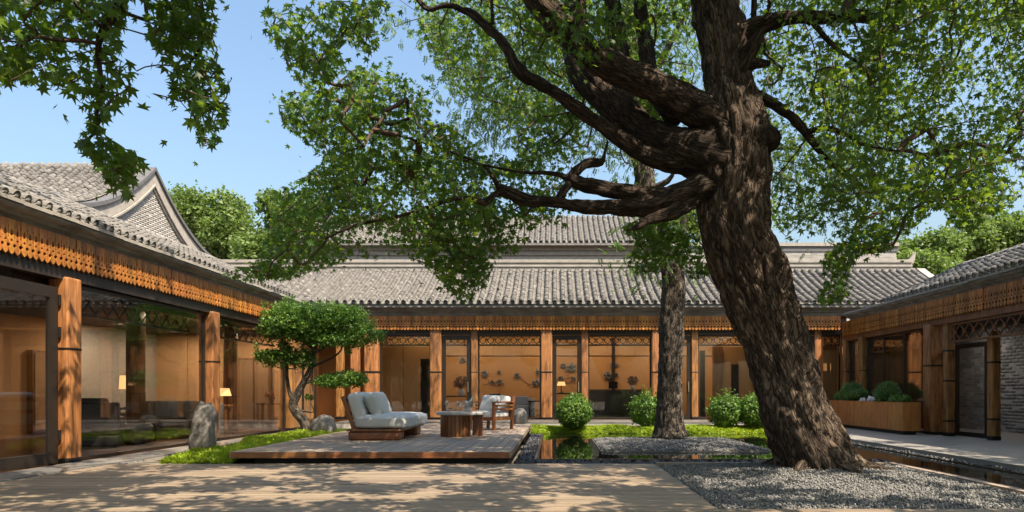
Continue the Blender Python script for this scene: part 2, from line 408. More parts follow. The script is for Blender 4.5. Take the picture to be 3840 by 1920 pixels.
def roof(parent, O, rz, u0, u1, run, zf, course=.2, nobj=300, roll=False, pitch=PITCH, hide=None, mouths=True, ts=1.0):
    """tile rows: O eave origin; local x = along the eave, local y = up the slope; zf(run) height above O.z"""
    base = np.array(O, float); c, s = math.cos(rz), math.sin(rz); X = np.array([c, s, 0]); Yv = np.array([-s, c, 0])
    # arc-length courses
    rr = np.linspace(0, run, 200); zz = np.array([zf(r) for r in rr]); ar = np.concatenate([[0], np.cumsum(np.hypot(np.diff(rr), np.diff(zz)))])
    k = np.arange(0, ar[-1]-.02, course); kr = np.interp(k, ar, rr); kz = np.interp(k, ar, zz)
    ang = np.arctan2(np.interp(k+.05, ar, zz)-np.interp(k-.0, ar, zz), np.interp(k+.05, ar, rr)-np.interp(k, ar, rr)+1e-9)
    ang[-1] = ang[-2] if len(ang) > 1 else ang[-1]
    us = np.arange(u0, u1+1e-6, pitch)
    P = (base+us[:, None, None]*X+kr[None, :, None]*Yv+np.stack([0*kz, 0*kz, kz], -1)[None]).reshape(-1, 3)
    P[:, 2] += .03*ts
    A = np.tile(ang, len(us)); P += rng.normal(0, .006, P.shape)
    Rm = np.einsum('ij,njk->nik', np.array([[c,-s,0],[s,c,0],[0,0,1]]), rotx(A+rng.normal(0, .02, len(A))))
    off = np.array(root_of(parent).location)
    vis = [i for i in range(len(P)) if inframe(P[i]) and not (hide and hide(P[i]))]
    vis.sort(key=lambda i: np.linalg.norm(P[i]-np.array([0,0,CZ]))); pick = set(vis[:nobj])
    for i in sorted(pick):
        link('roof_tile', TILE_ME, parent, tuple(P[i]-off), tuple(Matrix(Rm[i].tolist()).to_euler()), (ts, 1, ts))
    rest = np.array([i for i in range(len(P)) if i not in pick])
    V1, F1 = scatter(BV*np.array([ts,1,ts]), BQ, P[rest], Rm[rest], 1.0)
    o = link('upper_tiles', npmesh('upper_tiles', V1-off, F1, M['tile'], True), parent); o['kind'] = 'stuff'
    P2 = (base+(us[:, None, None]+pitch/2)*X+kr[None, :, None]*Yv+np.stack([0*kz, 0*kz, kz], -1)[None]).reshape(-1, 3)
    P2[:, 2] += .008
    V2, F2 = scatter(PV*np.array([pitch/.17*.62,1,1]), PF, P2, Rm, 1.0)
    o = link('pan_tiles', npmesh('pan_tiles', V2-off, F2, M['tile'], True), parent); o['kind'] = 'stuff'
    # dark tile mouths at the eave
    Pe = base+(0 if mouths else -.0)+us[:, None]*X+np.array([0,0,zf(0)+.052])+Yv*.035
    if not mouths: Pe = Pe-Yv*.033
    V3, F3 = scatter(CAPV*np.array([ts,1,ts]), CAPF, Pe, np.tile(np.array([[c,-s,0],[s,c,0],[0,0,1]]), (len(us),1,1)), 1.0)
    o = link('tile_mouths', npmesh('tile_mouths', V3-off, F3, M['tileend' if mouths else 'tile'], True), parent); o['kind'] = 'stuff'
    if roll:   # rounded tops of the tile rows over a ridge without a comb
        TV, TF = ico(2, 0, (.10, .15, .075))
        Pr = base+us[:, None]*X+run*Yv+np.array([0,0,zf(run)+.03])
        V4, F4 = scatter(TV, TF, Pr, np.tile(np.array([[c,-s,0],[s,c,0],[0,0,1]]), (len(us),1,1)), 1.0)
        o = link('ridge_rolls', npmesh('ridge_rolls', V4-off, F4, M['tile'], True), parent); o['kind'] = 'stuff'
    return P

# ------------------------------------------------------------------ valance board (pierced)
def valance_mesh():
    cu = bpy.data.curves.new('valance_board', 'CURVE'); cu.dimensions = '2D'; cu.fill_mode = 'BOTH'; cu.extrude = .011
    def spl(pts):
        s = cu.splines.new('POLY'); s.points.add(len(pts)-1)
        for p, q in zip(s.points, pts): p.co = (q[0], q[1], 0, 1)
        s.use_cyclic_u = True
    w = .0535
    lobe = [(-w, .40-.40+.095)]
    pts = [(-w, .49), (-w, .40), (-.043, .385), (-.050, .37), (-.0495, .30), (-.0495, .25), (-.041, .237), (-.051, .222), (-w, .150), (-.027, .140), (-.022, .112), (-.044, .098), (-.050, .075)]
    for k in range(1, 6):
        a = PI*(1+k/6); pts.append((.046*math.cos(a)*(1 if k != 3 else 0), .058+.046*math.sin(a)*(1.0 if k != 3 else 1.3)))
    pts += [(-x, y) for x, y in pts[:13]][::-1]
    spl(pts)
    def hole(poly): spl(poly)
    hole([(0, .365), (.010, .335), (.024, .32), (.013, .308), (.028, .28), (.015, .26), (-.015, .26), (-.028, .28), (-.013, .308), (-.024, .32), (-.010, .335)])
    hole([(0, .225), (.012, .205), (.028, .195), (.012, .184), (0, .168), (-.012, .184), (-.028, .195), (-.012, .205)])
    hole([(.008*math.cos(a), .068+.008*math.sin(a)) for a in np.linspace(0, 2*PI, 7)[:-1]])
    ob = bpy.data.objects.new('tmp', cu); COL.objects.link(ob)
    dg = bpy.context.evaluated_depsgraph_get(); me = bpy.data.meshes.new_from_object(ob.evaluated_get(dg))
    bpy.data.objects.remove(ob); me.name = 'valance_board'
    me.transform(Matrix.Rotation(R(90), 4, 'X'))
    me.materials.clear(); me.materials.append(M['val']); return me
VAL_ME = valance_mesh()

class Frame:
    """local frame of a front: u along it, v out towards the court, z up"""
    def __init__(s, O, U, V, rz): s.O = np.array(O, float); s.U = np.array(U, float); s.V = np.array(V, float); s.rz = rz
    def p(s, u, v, z): return tuple(s.O+s.U*u+s.V*v+np.array([0, 0, z]))
    def box(s, mb, u0, u1, v0, v1, z0, z1):
        a = s.p(u0, v0, z0); b = s.p(u1, v1, z1)
        return mb.box(min(a[0],b[0]), max(a[0],b[0]), min(a[1],b[1]), max(a[1],b[1]), min(z0,z1), max(z0,z1))
FB = Frame((0, 23.5, 0), (1,0,0), (0,-1,0), 0)
FL = Frame((-7.75, 0, 0), (0,1,0), (1,0,0), R(90))
FR = Frame((9.8, 0, 0), (0,1,0), (-1,0,0), R(-90))

def valance(parent, fr, u0, u1, v, z0):
    off = np.array(root_of(parent).location); val = MB()
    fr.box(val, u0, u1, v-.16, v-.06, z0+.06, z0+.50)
    vo = val.build('valance', M['dark'], parent)  # dark backing stands in for shade behind the pierced boards
    n = int((u1-u0)/.112)
    us = [u0+.056+i*(u1-u0-.112)/(n-1) for i in range(n)]
    us.sort(key=lambda u: not inframe(fr.p(u, v, z0+.25)))
    keep = us[:300]
    for u in keep:
        p = np.array(fr.p(u, v+rng.normal(0,.004), z0))-off
        link('valance_board', VAL_ME, vo, tuple(p), (0, 0, fr.rz+rng.normal(0,.012)))
    return vo
def eave_band(parent, fr, u0, u1, v, z0, z1, name='eave_moulding'):
    h = z1-z0; mb = MB()
    prof = [(v-.12, z0+.004), (v+.05, z0+.004), (v+.055, z0+h*.30), (v+.11, z0+h*.34), (v+.13, z0+h*.55), (v+.20, z0+h*.62), (v+.24, z0+h*.80), (v+.25, z0+h*.985), (v-.12, z0+h*.985)]
    mb.extr(prof, u0, u1, lambda t, p, q: fr.p(t, p, q))
    mb.build(name, M['greyw'], parent, bevel=.006, seg=1)
def cap_slabs(parent, fr, u0, u1, v, z):
    """row of flat slabs lying on the moulding under the tiles"""
    n = int((u1-u0)/.55); du = (u1-u0)/n
    me = unit_box('eave_slab', M['stone']); off = np.array(root_of(parent).location)
    for i in range(n):
        c = np.array(fr.p(u0+(i+.5)*du, v+.10, z+.03+rng.normal(0,.004)))-off
        link('eave_slab', me, parent, tuple(c), (0,0,fr.rz+rng.normal(0,.006)), (du-.012, .42, .055))
BAND_N = 0
def column(parent, fr, u, v, w, z0, z1, d=None, bands=(1.75,), mat='col', foot=.1):
    d = d or w; mb = MB(); fr.box(mb, u-w/2, u+w/2, v-d/2, v+d/2, z0, z1)
    c = mb.build('column', M[mat], parent, bevel=w*.13, seg=3, smooth=True)
    for z in bands:
        b = MB(); fr.box(b, u-w/2-.006, u+w/2+.006, v-d/2-.006, v+d/2+.006, z, z+.055); b.build('iron_band', M['iron'], c, bevel=w*.13, seg=2)
    if foot:
        b = MB(); fr.box(b, u-w/2-.008, u+w/2+.008, v-d/2-.008, v+d/2+.008, z0, z0+foot); b.build('iron_foot', M['iron'], c, bevel=w*.13, seg=2)
    return c
def glazing(parent, fr, u0, u1, v, z0, z1, fw=.06, name='window', mull=(), depth=.07, sub=True):
    mb = MB()
    for a, b, c, d in ((u0, u0+fw, z0, z1), (u1-fw, u1, z0, z1), (u0+fw, u1-fw, z0, z0+fw), (u0+fw, u1-fw, z1-fw, z1)):
        fr.box(mb, a, b, v-depth/2, v+depth/2, c, d)
    for m in mull: fr.box(mb, m-.02, m+.02, v-depth/2+.006, v+depth/2-.006, z0+fw, z1-fw)
    o = mb.build(name, M['frame'], parent)
    g = MB(); fr.box(g, u0+fw-.005, u1-fw+.005, v-.006, v+.006, z0+fw-.005, z1-fw+.005); g.build('pane', M['glass'], o)
    return o

# =================================================================== GROUND AND SETTING
g = MB(); g.box(-400, 400, -60, 900, -.60, -.45)
tag(g.build('ground', M['ground']), kind='structure')
sub = MB(); sub.box(-6.80, 1.55, 1.0, 10.50, -.40, -.06).box(1.55, 12, 1.0, 6.45, -.40, -.06)
deck = tag(sub.build('deck', M['dark']), kind='structure')
PL = unit_box('plank', M['deck'])
def planks_x(parent, x0, x1, y0, y1, w, z, me=PL, lens=(2.2, 3.6)):
    n = int((y1-y0)/w); w = (y1-y0)/n
    for i in range(n):
        x = x0-random.uniform(0, 1.4); 
        while x < x1-.01:
            e = x+random.uniform(*lens)
            if x1-e < .7: e = x1
            a, b = max(x, x0), min(e, x1)
            if b-a > .05: link('plank', me, parent, ((a+b)/2, y0+(i+.5)*w, z-.0125+random.gauss(0,.0012)), (random.gauss(0,.002),0,0), (b-a-.005, w-.013, .025))
            x = e
planks_x(deck, -6.76, 1.53, 3.9, 10.48, .138, 0)
planks_x(deck, 1.53, 7.6, 3.9, 6.44, .138, 0)
# raised platform
PX0, PX1, PY0, PY1, PZ = -4.98, -.70, 10.50, 20.1, .177
pf = thing('timber_platform', 'raised timber platform carrying the daybed and armchair', 'deck', (PX0, PY0, 0))
b = MB(); b.box(PX0+.25, PX1-.25, PY0+.28, PY1, -.3, PZ-.10); b.build('base', M['black'], pf)
b = MB(); b.box(PX0+.02, PX1-.02, PY0+.02, PY1, PZ-.092, PZ-.028); b.build('bearers', M['dark'], pf)
PL2 = unit_box('plank', M['deck2']); n = int((PX1-PX0)/.14); w = (PX1-PX0)/n
PO = np.array([PX0, PY0, 0])
for i in range(n):
    y = PY0
    while y < PY1-.05:
        e = min(PY1, y+random.uniform(2.4, 3.8)); e = PY1 if PY1-e < .8 else e
        link('plank', PL2, pf, (PX0+(i+.5)*w-PX0, (y+e)/2-PY0, PZ-.0125+random.gauss(0,.001)), None, (w-.010, e-y-.005, .025)); y = e
FA = unit_box('fascia_board', M['teak'])
for k in range(3):
    a, c = PX0+(PX1-PX0)*k/3, PX0+(PX1-PX0)*(k+1)/3
    link('fascia_board', FA, pf, ((a+c)/2-PX0, -.013, PZ-.046), None, (c-a-.004, .025, .092))
FA2 = unit_box('fascia_board', M['deck2'])
for k in range(3):
    a, c = (PY1-PY0)*k/3, (PY1-PY0)*(k+1)/3
    for x in (-.013, PX1-PX0+.013): link('fascia_board', FA2, pf, (x, (a+c)/2, PZ-.046), None, (.025, c-a-.004, .092))

# water
WZ = -.085
wb = MB(); wb.box(-.75, 6.80, 10.6, 19.6, -.42, -.40).box(5.62, 6.80, 1, 10.6, -.42, -.40)
tag(wb.build('pool_floor', M['poolbed']), kind='structure')
wv = [(-.30,11.9,WZ),(6.72,11.9,WZ),(6.72,19.58,WZ),(-.30,19.58,WZ),(5.66,11.9,WZ),(5.66,1,WZ),(6.72,1,WZ)]
wme = bpy.data.meshes.new('water'); wme.from_pydata(wv, [], [(0,4,1,2,3),(5,6,1,4)]); wme.materials.append(M['water'])
tag(link('water', wme), kind='structure')
# pool rims
rm = MB(); rm.box(-.33,5.66,11.84,11.9,-.35,WZ+.02).box(5.60,5.66,1,11.84,-.35,WZ+.02).box(6.72,6.75,1,19.35,-.35,WZ+.015).box(-.36,-.30,11.9,19.4,-.35,WZ+.015)
tag(rm.build('pool_edge', M['frame']), kind='structure')
# beds for the black pebbles
pbb = MB(); pbb.box(-.70,5.6,10.53,11.84,-.3,-.125).box(5.2,5.6,1,10.53,-.3,-.125).box(-.68,-.36,11.84,19.4,-.3,-.125).box(6.75,6.88,1,19.3,-.3,-.11)
tag(pbb.build('pebble_bed', M['poolbed']), kind='structure')
def stones(name, pts, size, mat, tv, label=None, flat=.55, kind='stuff'):
    n = len(pts); V, F = scatter(tv[0], tv[1], np.asarray(pts), randrot(n), np.stack([rng.uniform(.7,1.3,n)*size, rng.uniform(.7,1.3,n)*size, rng.uniform(.6,1,n)*size*flat/.55*.7], 1))
    o = link(name, npmesh(name, V, F, mat, False)); o['kind'] = kind; return o
def rnd_rect(n, x0, x1, y0, y1, z, dz=.01):
    return np.stack([rng.uniform(x0,x1,n), rng.uniform(y0,y1,n), z+rng.normal(0,dz,n)], 1)
OCT = ico(1, .22, (1,1,.7), 3)
octv = np.array([(1,0,0),(-.9,.1,0),(0.1,1,0),(-.1,-.95,0),(0,.1,.8),(0,0,-.8)]); octf = np.array([(0,2,4),(2,1,4),(1,3,4),(3,0,4),(2,0,5),(1,2,5),(3,1,5),(0,3,5)])
pts = np.concatenate([rnd_rect(2600,-.68,5.58,10.56,11.8,-.10), rnd_rect(2200,5.22,5.58,3,10.5,-.095), rnd_rect(1100,-.66,-.38,11.8,19.2,-.10), rnd_rect(1500,6.76,6.87,3,19,-.085)])
tag(stones('black_pebbles', pts, .043, M['pebble'], (octv, octf)), 'loose black pebbles lining the edge of the dark pool', 'pebbles')
# gravel bed round the big tree, with timber edging
gb = MB(); gb.box(1.55, 5.08, 6.45, 10.50, -.4, -.035)
tag(gb.build('gravel_bed', M['gravel']), kind='structure')
def mound(x, y): return .10*math.exp(-((x-3.65)**2+(y-9.3)**2)/1.6)
gp = rnd_rect(24000, 1.58, 5.05, 6.48, 10.38, -.02, .008); gp[:,2] += np.array([mound(a, b_) for a, b_, _ in gp])
mbm = MB(); N = 24
vs = [(1.55+3.5*i/N, 6.47+3.95*j/N, -.03+mound(1.55+3.5*i/N, 6.47+3.95*j/N)) for j in range(N+1) for i in range(N+1)]
mbm.add(vs, [(j*(N+1)+i, j*(N+1)+i+1, (j+1)*(N+1)+i+1, (j+1)*(N+1)+i) for j in range(N) for i in range(N)])
tag(mbm.build('gravel_mound', M['gravel']), kind='structure')
tag(stones('gravel', gp, .018, M['gravel'], (octv, octf)), 'loose grey gravel round the foot of the big leaning tree', 'gravel')
ed = MB(); ed.box(1.55, 5.19, 10.42, 10.51, -.3, .02); tag(ed.build('timber_edging', M['deck']), 'thin timber edging along the far side of the tree gravel', 'edging', 'timber edging of the tree gravel bed')
ed = MB(); ed.box(5.10, 5.19, 4.0, 10.415, -.3, .02); tag(ed.build('timber_edging', M['deck2']), 'long timber edging between gravel and right water channel', 'edging', 'timber edging of the tree gravel bed')
# gravel island
IX0, IX1, IY0, IY1 = .92, 4.30, 13.5, 16.9
ib = MB(); ib.box(IX0, IX1, IY0, IY1, -.4, -.068); isl = tag(ib.build('gravel_island', M['lstone']), kind='structure')
def imound(x, y):
    u = min(x-IX0, IX1-x, y-IY0, IY1-y); return .10*(1-math.exp(-max(u,0)/.6))
N = 24; vs = [(IX0+.03+(IX1-IX0-.06)*i/N, IY0+.03+(IY1-IY0-.06)*j/N, 0) for j in range(N+1) for i in range(N+1)]
vs = [(x, y, -.066+imound(x, y)) for x, y, _ in vs]
mm = MB(); mm.add(vs, [(j*(N+1)+i, j*(N+1)+i+1, (j+1)*(N+1)+i+1, (j+1)*(N+1)+i) for j in range(N) for i in range(N)])
tag(mm.build('gravel_mound', M['gravel'], smooth='all'), kind='structure')
ip = rnd_rect(14000, IX0+.03, IX1-.03, IY0+.03, IY1-.03, -.058, .006); ip[:,2] += np.array([imound(a, b_) for a, b_, _ in ip])
tag(stones('island_gravel', ip, .021, M['gravel'], (octv, octf)), 'pale gravel heaped on the island in the pool', 'gravel')

# path on the right, ledge on the left, paving at the back: slabs
SL = unit_box('paving_slab', M['path'], .004); SLL = unit_box('paving_slab', M['lstone'], .004)
pb = MB(); pb.box(6.88, 9.62, 1, 23.0, -.4, -.03); path = tag(pb.build('path', M['mortar']), kind='structure')
y = 3.0
while y < 22.9:
    L = min(1.2, 22.95-y)
    for x0, x1 in ((6.88, 8.1), (8.1, 9.6)): link('paving_slab', SL, path, ((x0+x1)/2, y+L/2, -.008+random.gauss(0,.0008)), None, (x1-x0-.005, L-.005, .04))
    y += L
lb = MB(); lb.box(-7.58, -6.86, 5, 22.5, -.4, -.05); ledge = tag(lb.build('stone_ledge', M['mortar']), kind='structure')
y = 5.0
while y < 22.3:
    L = min(1.5, 22.4-y); link('paving_slab', SLL, ledge, (-7.215, y+L/2, -.028), None, (.69, L-.006, .05)); y += L
lg = rnd_rect(1500, -6.95, -6.72, 5.5, 11.2, -.03, .008)
tag(stones('ledge_gravel', lg, .018, M['gravel'], (octv, octf)), 'narrow strip of grey gravel along the left stone ledge', 'gravel')
fbp = MB(); fbp.box(-6.86, 9.4, 21.3, 23.05, -.4, .12); terr = tag(fbp.build('terrace', M['mortar']), kind='structure')
x = -6.85
while x < 9.35:
    L = min(1.4, 9.38-x); link('paving_slab', SLL, terr, (x+L/2, 22.17, .14), None, (L-.006, 1.75, .045)); x += L
soil = MB(); soil.box(-6.86, -4.7, 10.55, 21.3, -.4, -.03).box(-.72, 6.85, 19.6, 21.3, -.4, -.03).box(-4.7,-.72,20.1,21.3,-.4,-.03)
tag(soil.build('soil', M['ground']), kind='structure')

# =================================================================== BACK HALL
def dx2u(px, D): return (px-XP)/FPX*D
bh = thing('back_hall', 'long low hall across the back with grey tiled roof and carved orange valance', 'building', (0, 23.5, 0))
DB = 23.3; U = lambda px: dx2u(px, DB)
FZ = .165; VZ = 3.20
mb = MB(); FB.box(mb, -8.6, 9.9, -5.6, .45, -.3, FZ); mb.build('floor', M['floor'], bh)
mb = MB(); FB.box(mb, -8.6, 9.9, -5.6, -5.45, FZ, 4.0); mb.build('rear_wall', M['wall2'], bh)
mb = MB(); FB.box(mb, -8.6, 9.9, -5.45, -.12, 3.90, 3.98); mb.build('ceiling', M['ceil'], bh)
mb = MB(); FB.box(mb, -8.75, -8.6, -5.6, .0, -.2, 4.0).box; mb.build('end_wall', M['wall2'], bh)
mb = MB(); FB.box(mb, 9.9, 10.05, -5.6, .0, -.2, 4.0); mb.build('end_wall', M['wall2'], bh)
# pale strip panels high on the rear wall
me = unit_box('wall_panel', M['wall'])
for i in range(15):
    link('wall_panel', me, bh, (-8.0+i*1.2, 5.42, 2.92), None, (1.185, .05, .55))
# lintel
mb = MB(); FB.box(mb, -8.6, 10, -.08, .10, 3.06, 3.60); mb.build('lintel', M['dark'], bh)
vb = valance(bh, FB, -8.3, 9.72, .30, VZ)
eave_band(bh, FB, -8.6, 10.6, .26, VZ+.49, VZ+.80)
cap_slabs(bh, FB, -8.6, 10.6, .22, VZ+.78)
RBO = (0, 23.5-.70, VZ+.84)
zb = lambda r: .40*r+.027*r*r
rf = MB(); pr = [(-.0, 0)]+[(r, zb(r)) for r in np.linspace(.0, 3.55, 8)]
rf.extr([(r, z) for r, z in [(r, zb(r)-.02) for r in np.linspace(.06, 3.55, 9)]+[(3.55, -.1), (.06, -.1)]], -14.2, 13.95, lambda t, p, q: (t, RBO[1]+p, RBO[2]+q))
rfo = rf.build('roof', M['tile'], bh)
roof(rfo, RBO, 0, -14.0, 13.9, 3.5, zb, .125, 300, hide=lambda p: p[0] < -8.6 or p[0] > 10.2)
# ridge comb in three mouldings
yr = RBO[1]+3.5; zr = RBO[2]+zb(3.5)
for nm, h0, h1, d in (('ridge_course', -.05, .12, .13), ('ridge_course', .125, .20, .17), ('ridge_course', .205, .27, .13), ('ridge_cap', .275, .40, .18)):
    mb = MB(); mb.box(-14.2, 13.7, yr-d, yr+d, zr+h0, zr+h1); mb.build(nm, M['stone'], rfo, bevel=.02 if 'cap' in nm else .008, seg=2)
mb = MB(); mb.extr([(13.42,.27),(13.80,.27),(13.86,.48),(13.90,.74),(13.78,.60),(13.64,.43),(13.42,.41)], yr-.06, yr+.06, lambda t, p, q: (p, t, zr+q)); mb.build('ridge_tail', M['stone'], rfo)
mb = MB(); mb.extr([(r, zb(r)-.15) for r in np.linspace(0, 3.5, 8)]+[(r, zb(r)+.09) for r in np.linspace(3.5, 0, 8)], 13.95, 14.25, lambda t, p, q: (t, RBO[1]+p, RBO[2]+q)); mb.build('verge', M['stone'], rfo)

# columns, posts, doors, windows of the hall front
CW = .39
bays = [(1613,1653,1765,1790,2029), (2029,2070,2181,2206,2445), (2445,2486,2595,2620,2870), (2870,2912,3058,3083,3160)]
for k, (c0, c1, d1, p1, w1) in enumerate(bays):
    column(bh, FB, (U(c0)+U(c1))/2, .05, CW, FZ, VZ+.1)
    column(bh, FB, (U(d1)+U(p1))/2, .02, U(p1)-U(d1), FZ, VZ+.1, .24)
    dr = glazing(bh, FB, U(c1)+.01, U(d1)-.01, .05, FZ, 3.03, .14, 'door')
    h = MB(); h.bar(FB.p(U(d1)-.10, .12, 1.1), FB.p(U(d1)-.10, .12, 1.45), .025); h.build('handle', M['metal'], dr)
    glazing(bh, FB, U(p1)+.005, U(w1)-.005, -.02, FZ, 3.05, .045)
column(bh, FB, (U(1366)+U(1419))/2, .05, .48, FZ, VZ+.1)
column(bh, FB, U(1330), .02, .33, FZ, VZ+.1); column(bh, FB, U(1268), -.06, .26, FZ, VZ+.1)
glazing(bh, FB, U(1419)+.005, U(1613)-.005, -.02, FZ, 3.05, .045)
# ring lattice over the glazing
def ring_mesh():
    vs = []; fs = []; n = 12
    for r, y in ((.115,-.02),(.115,.02),(.088,.02),(.088,-.02)):
        vs += [(r*math.cos(2*PI*k/n+PI/12), y, r*math.sin(2*PI*k/n+PI/12)) for k in range(n)]
    for i in range(4):
        for k in range(n): fs.append((i*n+k, i*n+(k+1) % n, ((i+1) % 4)*n+(k+1) % n, ((i+1) % 4)*n+k))
    return npmesh('lattice_ring', vs, fs, M['dark'])
RING = ring_mesh()
def ring_lattice(u0, u1, z0, z1, v=-.16):
    mb = MB()
    FB.box(mb, u0, u1, v-.03, v+.03, z0, z0+.05); FB.box(mb, u0, u1, v-.03, v+.03, z1-.04, z1)
    n = max(1, round((u1-u0)/.262)); du = (u1-u0)/n; zc = (z0+z1)/2+.005
    for i in range(n+1):
        u = u0+i*du
        for s in (-1, 1):
            mb.bar(FB.p(u, v, zc), FB.p(u+s*.03, v, zc+.06), .02); mb.bar(FB.p(u, v, zc+.06), FB.p(u, v, z1-.03), .02); mb.bar(FB.p(u, v, zc-.06), FB.p(u, v, z0+.03), .02)
        if i < n: mb.bar(FB.p(u+du/2, v, zc+.11), FB.p(u+du/2, v, z1-.03), .02); mb.bar(FB.p(u+du/2, v, zc-.11), FB.p(u+du/2, v, z0+.03), .02)
    la = mb.build('lattice', M['dark'], bh)
    for i in range(n): link('lattice_ring', RING, la, tuple(np.array(FB.p(u0+(i+.5)*du, v, zc))-np.array([0,23.5,0])))
for a, b_ in ((1425,1611),(1660,1762),(1792,2027),(2074,2178),(2208,2443),(2490,2592),(2622,2866),(3040,3082),(3108,3160)):
    ring_lattice(U(a), U(b_), 2.70, 3.06)
# partition wall with the black doorway at the left end, seams and a tan panel at the right end
mb = MB(); FB.box(mb, U(1419), U(1546), -1.2, -1.1, FZ, 2.75).box; FB.box(mb, U(1546), U(1613), -1.2, -1.1, 2.30, 2.75); FB.box(mb, -8.5, U(1419), -1.2, -1.1, FZ, 3.4)
mb.build('partition_wall', M['wall2'], bh)
mb = MB(); FB.box(mb, U(1480), U(1480)+.02, -1.1, -1.092, FZ, 2.75); mb.build('panel_seam', M['brownwood'], bh)
mb = MB(); FB.box(mb, U(1540), U(1630), -1.6, -1.5, FZ, 2.6); mb.build('dark_doorway', M['black'], bh)
mb = MB(); FB.box(mb, U(3108), U(3162), -.35, -.28, FZ, 2.7); mb.build('tan_panel', M['wall2'], bh)
# right-hand part of the room: pilasters and a dark doorway
for a, b_, z1, mt in ((2690,2722,2.75,'brownwood'),(2640,2655,2.6,'black')):
    mb = MB(); FB.box(mb, U(a)*1.04, U(b_)*1.04, -1.5, -1.2, FZ, z1); mb.build('pilaster', M[mt], bh)
mb = MB(); FB.box(mb, U(2735), U(2990), -1.4, -1.32, FZ, 2.75); mb.build('partition_wall', M['wall2'], bh)
mb = MB(); FB.box(mb, U(2785), U(2815), -1.31, -1.29, FZ, 2.1); mb.build('dark_doorway', M['dark'], bh)
mb = MB(); FB.box(mb, U(2345), U(2358), -5.44, -5.3, FZ, 3.4); mb.build('pilaster', M['dark'], bh)
# =================================================================== LEFT WING
lw = thing('left_gallery', 'glazed gallery on the left with orange columns and carved valance', 'building', (-7.75, 8, 0))
Y0L = 4.0
mb = MB(); mb.box(-13.2, -7.58, Y0L, 22.4, -.3, -.02); mb.build('floor', M['floor'], lw)
mb = MB(); mb.box(-13.3, -13.15, Y0L, 22.4, -.3, 3.4); mb.build('rear_wall', M['wall'], lw)
mb = MB(); mb.box(-13.15, -8.0, 22.25, 22.4, -.3, 3.4); mb.build('end_wall', M['wall'], lw)
mb = MB(); mb.box(-13.15, -7.95, Y0L, 22.25, 2.98, 3.08); mb.build('ceiling', M['ceil'], lw)
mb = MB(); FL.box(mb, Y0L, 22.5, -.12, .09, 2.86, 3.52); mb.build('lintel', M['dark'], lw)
ZVL = 3.03
valance(lw, FL, Y0L, 22.6, .15, ZVL)
eave_band(lw, FL, Y0L, 22.75, .09, ZVL+.49, ZVL+.68)
cap_slabs(lw, FL, Y0L, 22.75, .05, ZVL+.68)
zl = lambda r: .40*r+.03*r*r
RLO = (-7.75+.35, 0, ZVL+.735)
rl = MB(); rl.extr([(r, zl(r)-.02) for r in np.linspace(.06, 2.2, 7)]+[(2.2,-.1),(.06,-.1)], Y0L, 19.6, lambda t, p, q: (RLO[0]-p, t, RLO[2]+q))
rl.box(-9.9, -7.6, 19.6, 22.9, ZVL+.66, ZVL+.73)
rlo = rl.build('roof', M['tile'], lw)
roof(rlo, (RLO[0], 0, RLO[2]), R(90), Y0L, 19.55, 2.2, zl, .12, 300, True, .2, mouths=False, ts=.76)
for y in (6.29, 10.8, 15.33, 19.84): column(lw, FL, y, .0, .33, -.02, 2.9)
# open glazed leaf hung on the near column
dl = glazing(lw, FL, 8.72, 10.58, .02, .0, 2.72, .17, 'door')
h = MB()
for z in (.35, 1.95, 2.45): h.lathe(FL.p(10.605, .06, z), [(.022,0),(.022,.16)], 8)
h.build('hinge', M['iron'], dl)
glazing(lw, FL, 6.5, 8.68, .0, .0, 2.84, .1)
glazing(lw, FL, 10.99, 15.14, -.03, -.015, 2.84, .05)
glazing(lw, FL, 15.52, 19.65, -.03, -.015, 2.84, .05)
glazing(lw, FL, 20.03, 22.2, -.03, -.015, 2.84, .05, mull=(21.1,))
def cross_lattice(parent, fr, u0, u1, v, z0, z1, mat='dark', w=.022, star=False):
    mb = MB(); n = max(1, round((u1-u0)/(z1-z0))); du = (u1-u0)/n
    fr.box(mb, u0, u1, v-.03, v+.03, z0-.05, z0); fr.box(mb, u0, u1, v-.03, v+.03, z1, z1+.05)
    for i in range(n):
        a = u0+i*du; b = a+du; c = (a+b)/2; zc = (z0+z1)/2
        mb.bar(fr.p(a, v-.008, z0), fr.p(b, v-.008, z1), w); mb.bar(fr.p(a, v+.008, z1), fr.p(b, v+.008, z0), w)
        if star:
            for k in range(4):
                t = PI*k/4; mb.bar(fr.p(c-.075*math.cos(t), v+.012+.001*k, zc-.075*math.sin(t)), fr.p(c+.075*math.cos(t), v+.012+.001*k, zc+.075*math.sin(t)), .02)
    return mb.build('lattice', M[mat], parent)
for a, b_ in ((11.0,15.1),(15.55,19.6)): cross_lattice(lw, FL, a, b_, -.35, 2.45, 2.80)
mb = MB(); mb.box(-8.25,-7.95, 10, 22.2, 2.72, 2.98); mb.build('inner_beam', M['dark'], lw)
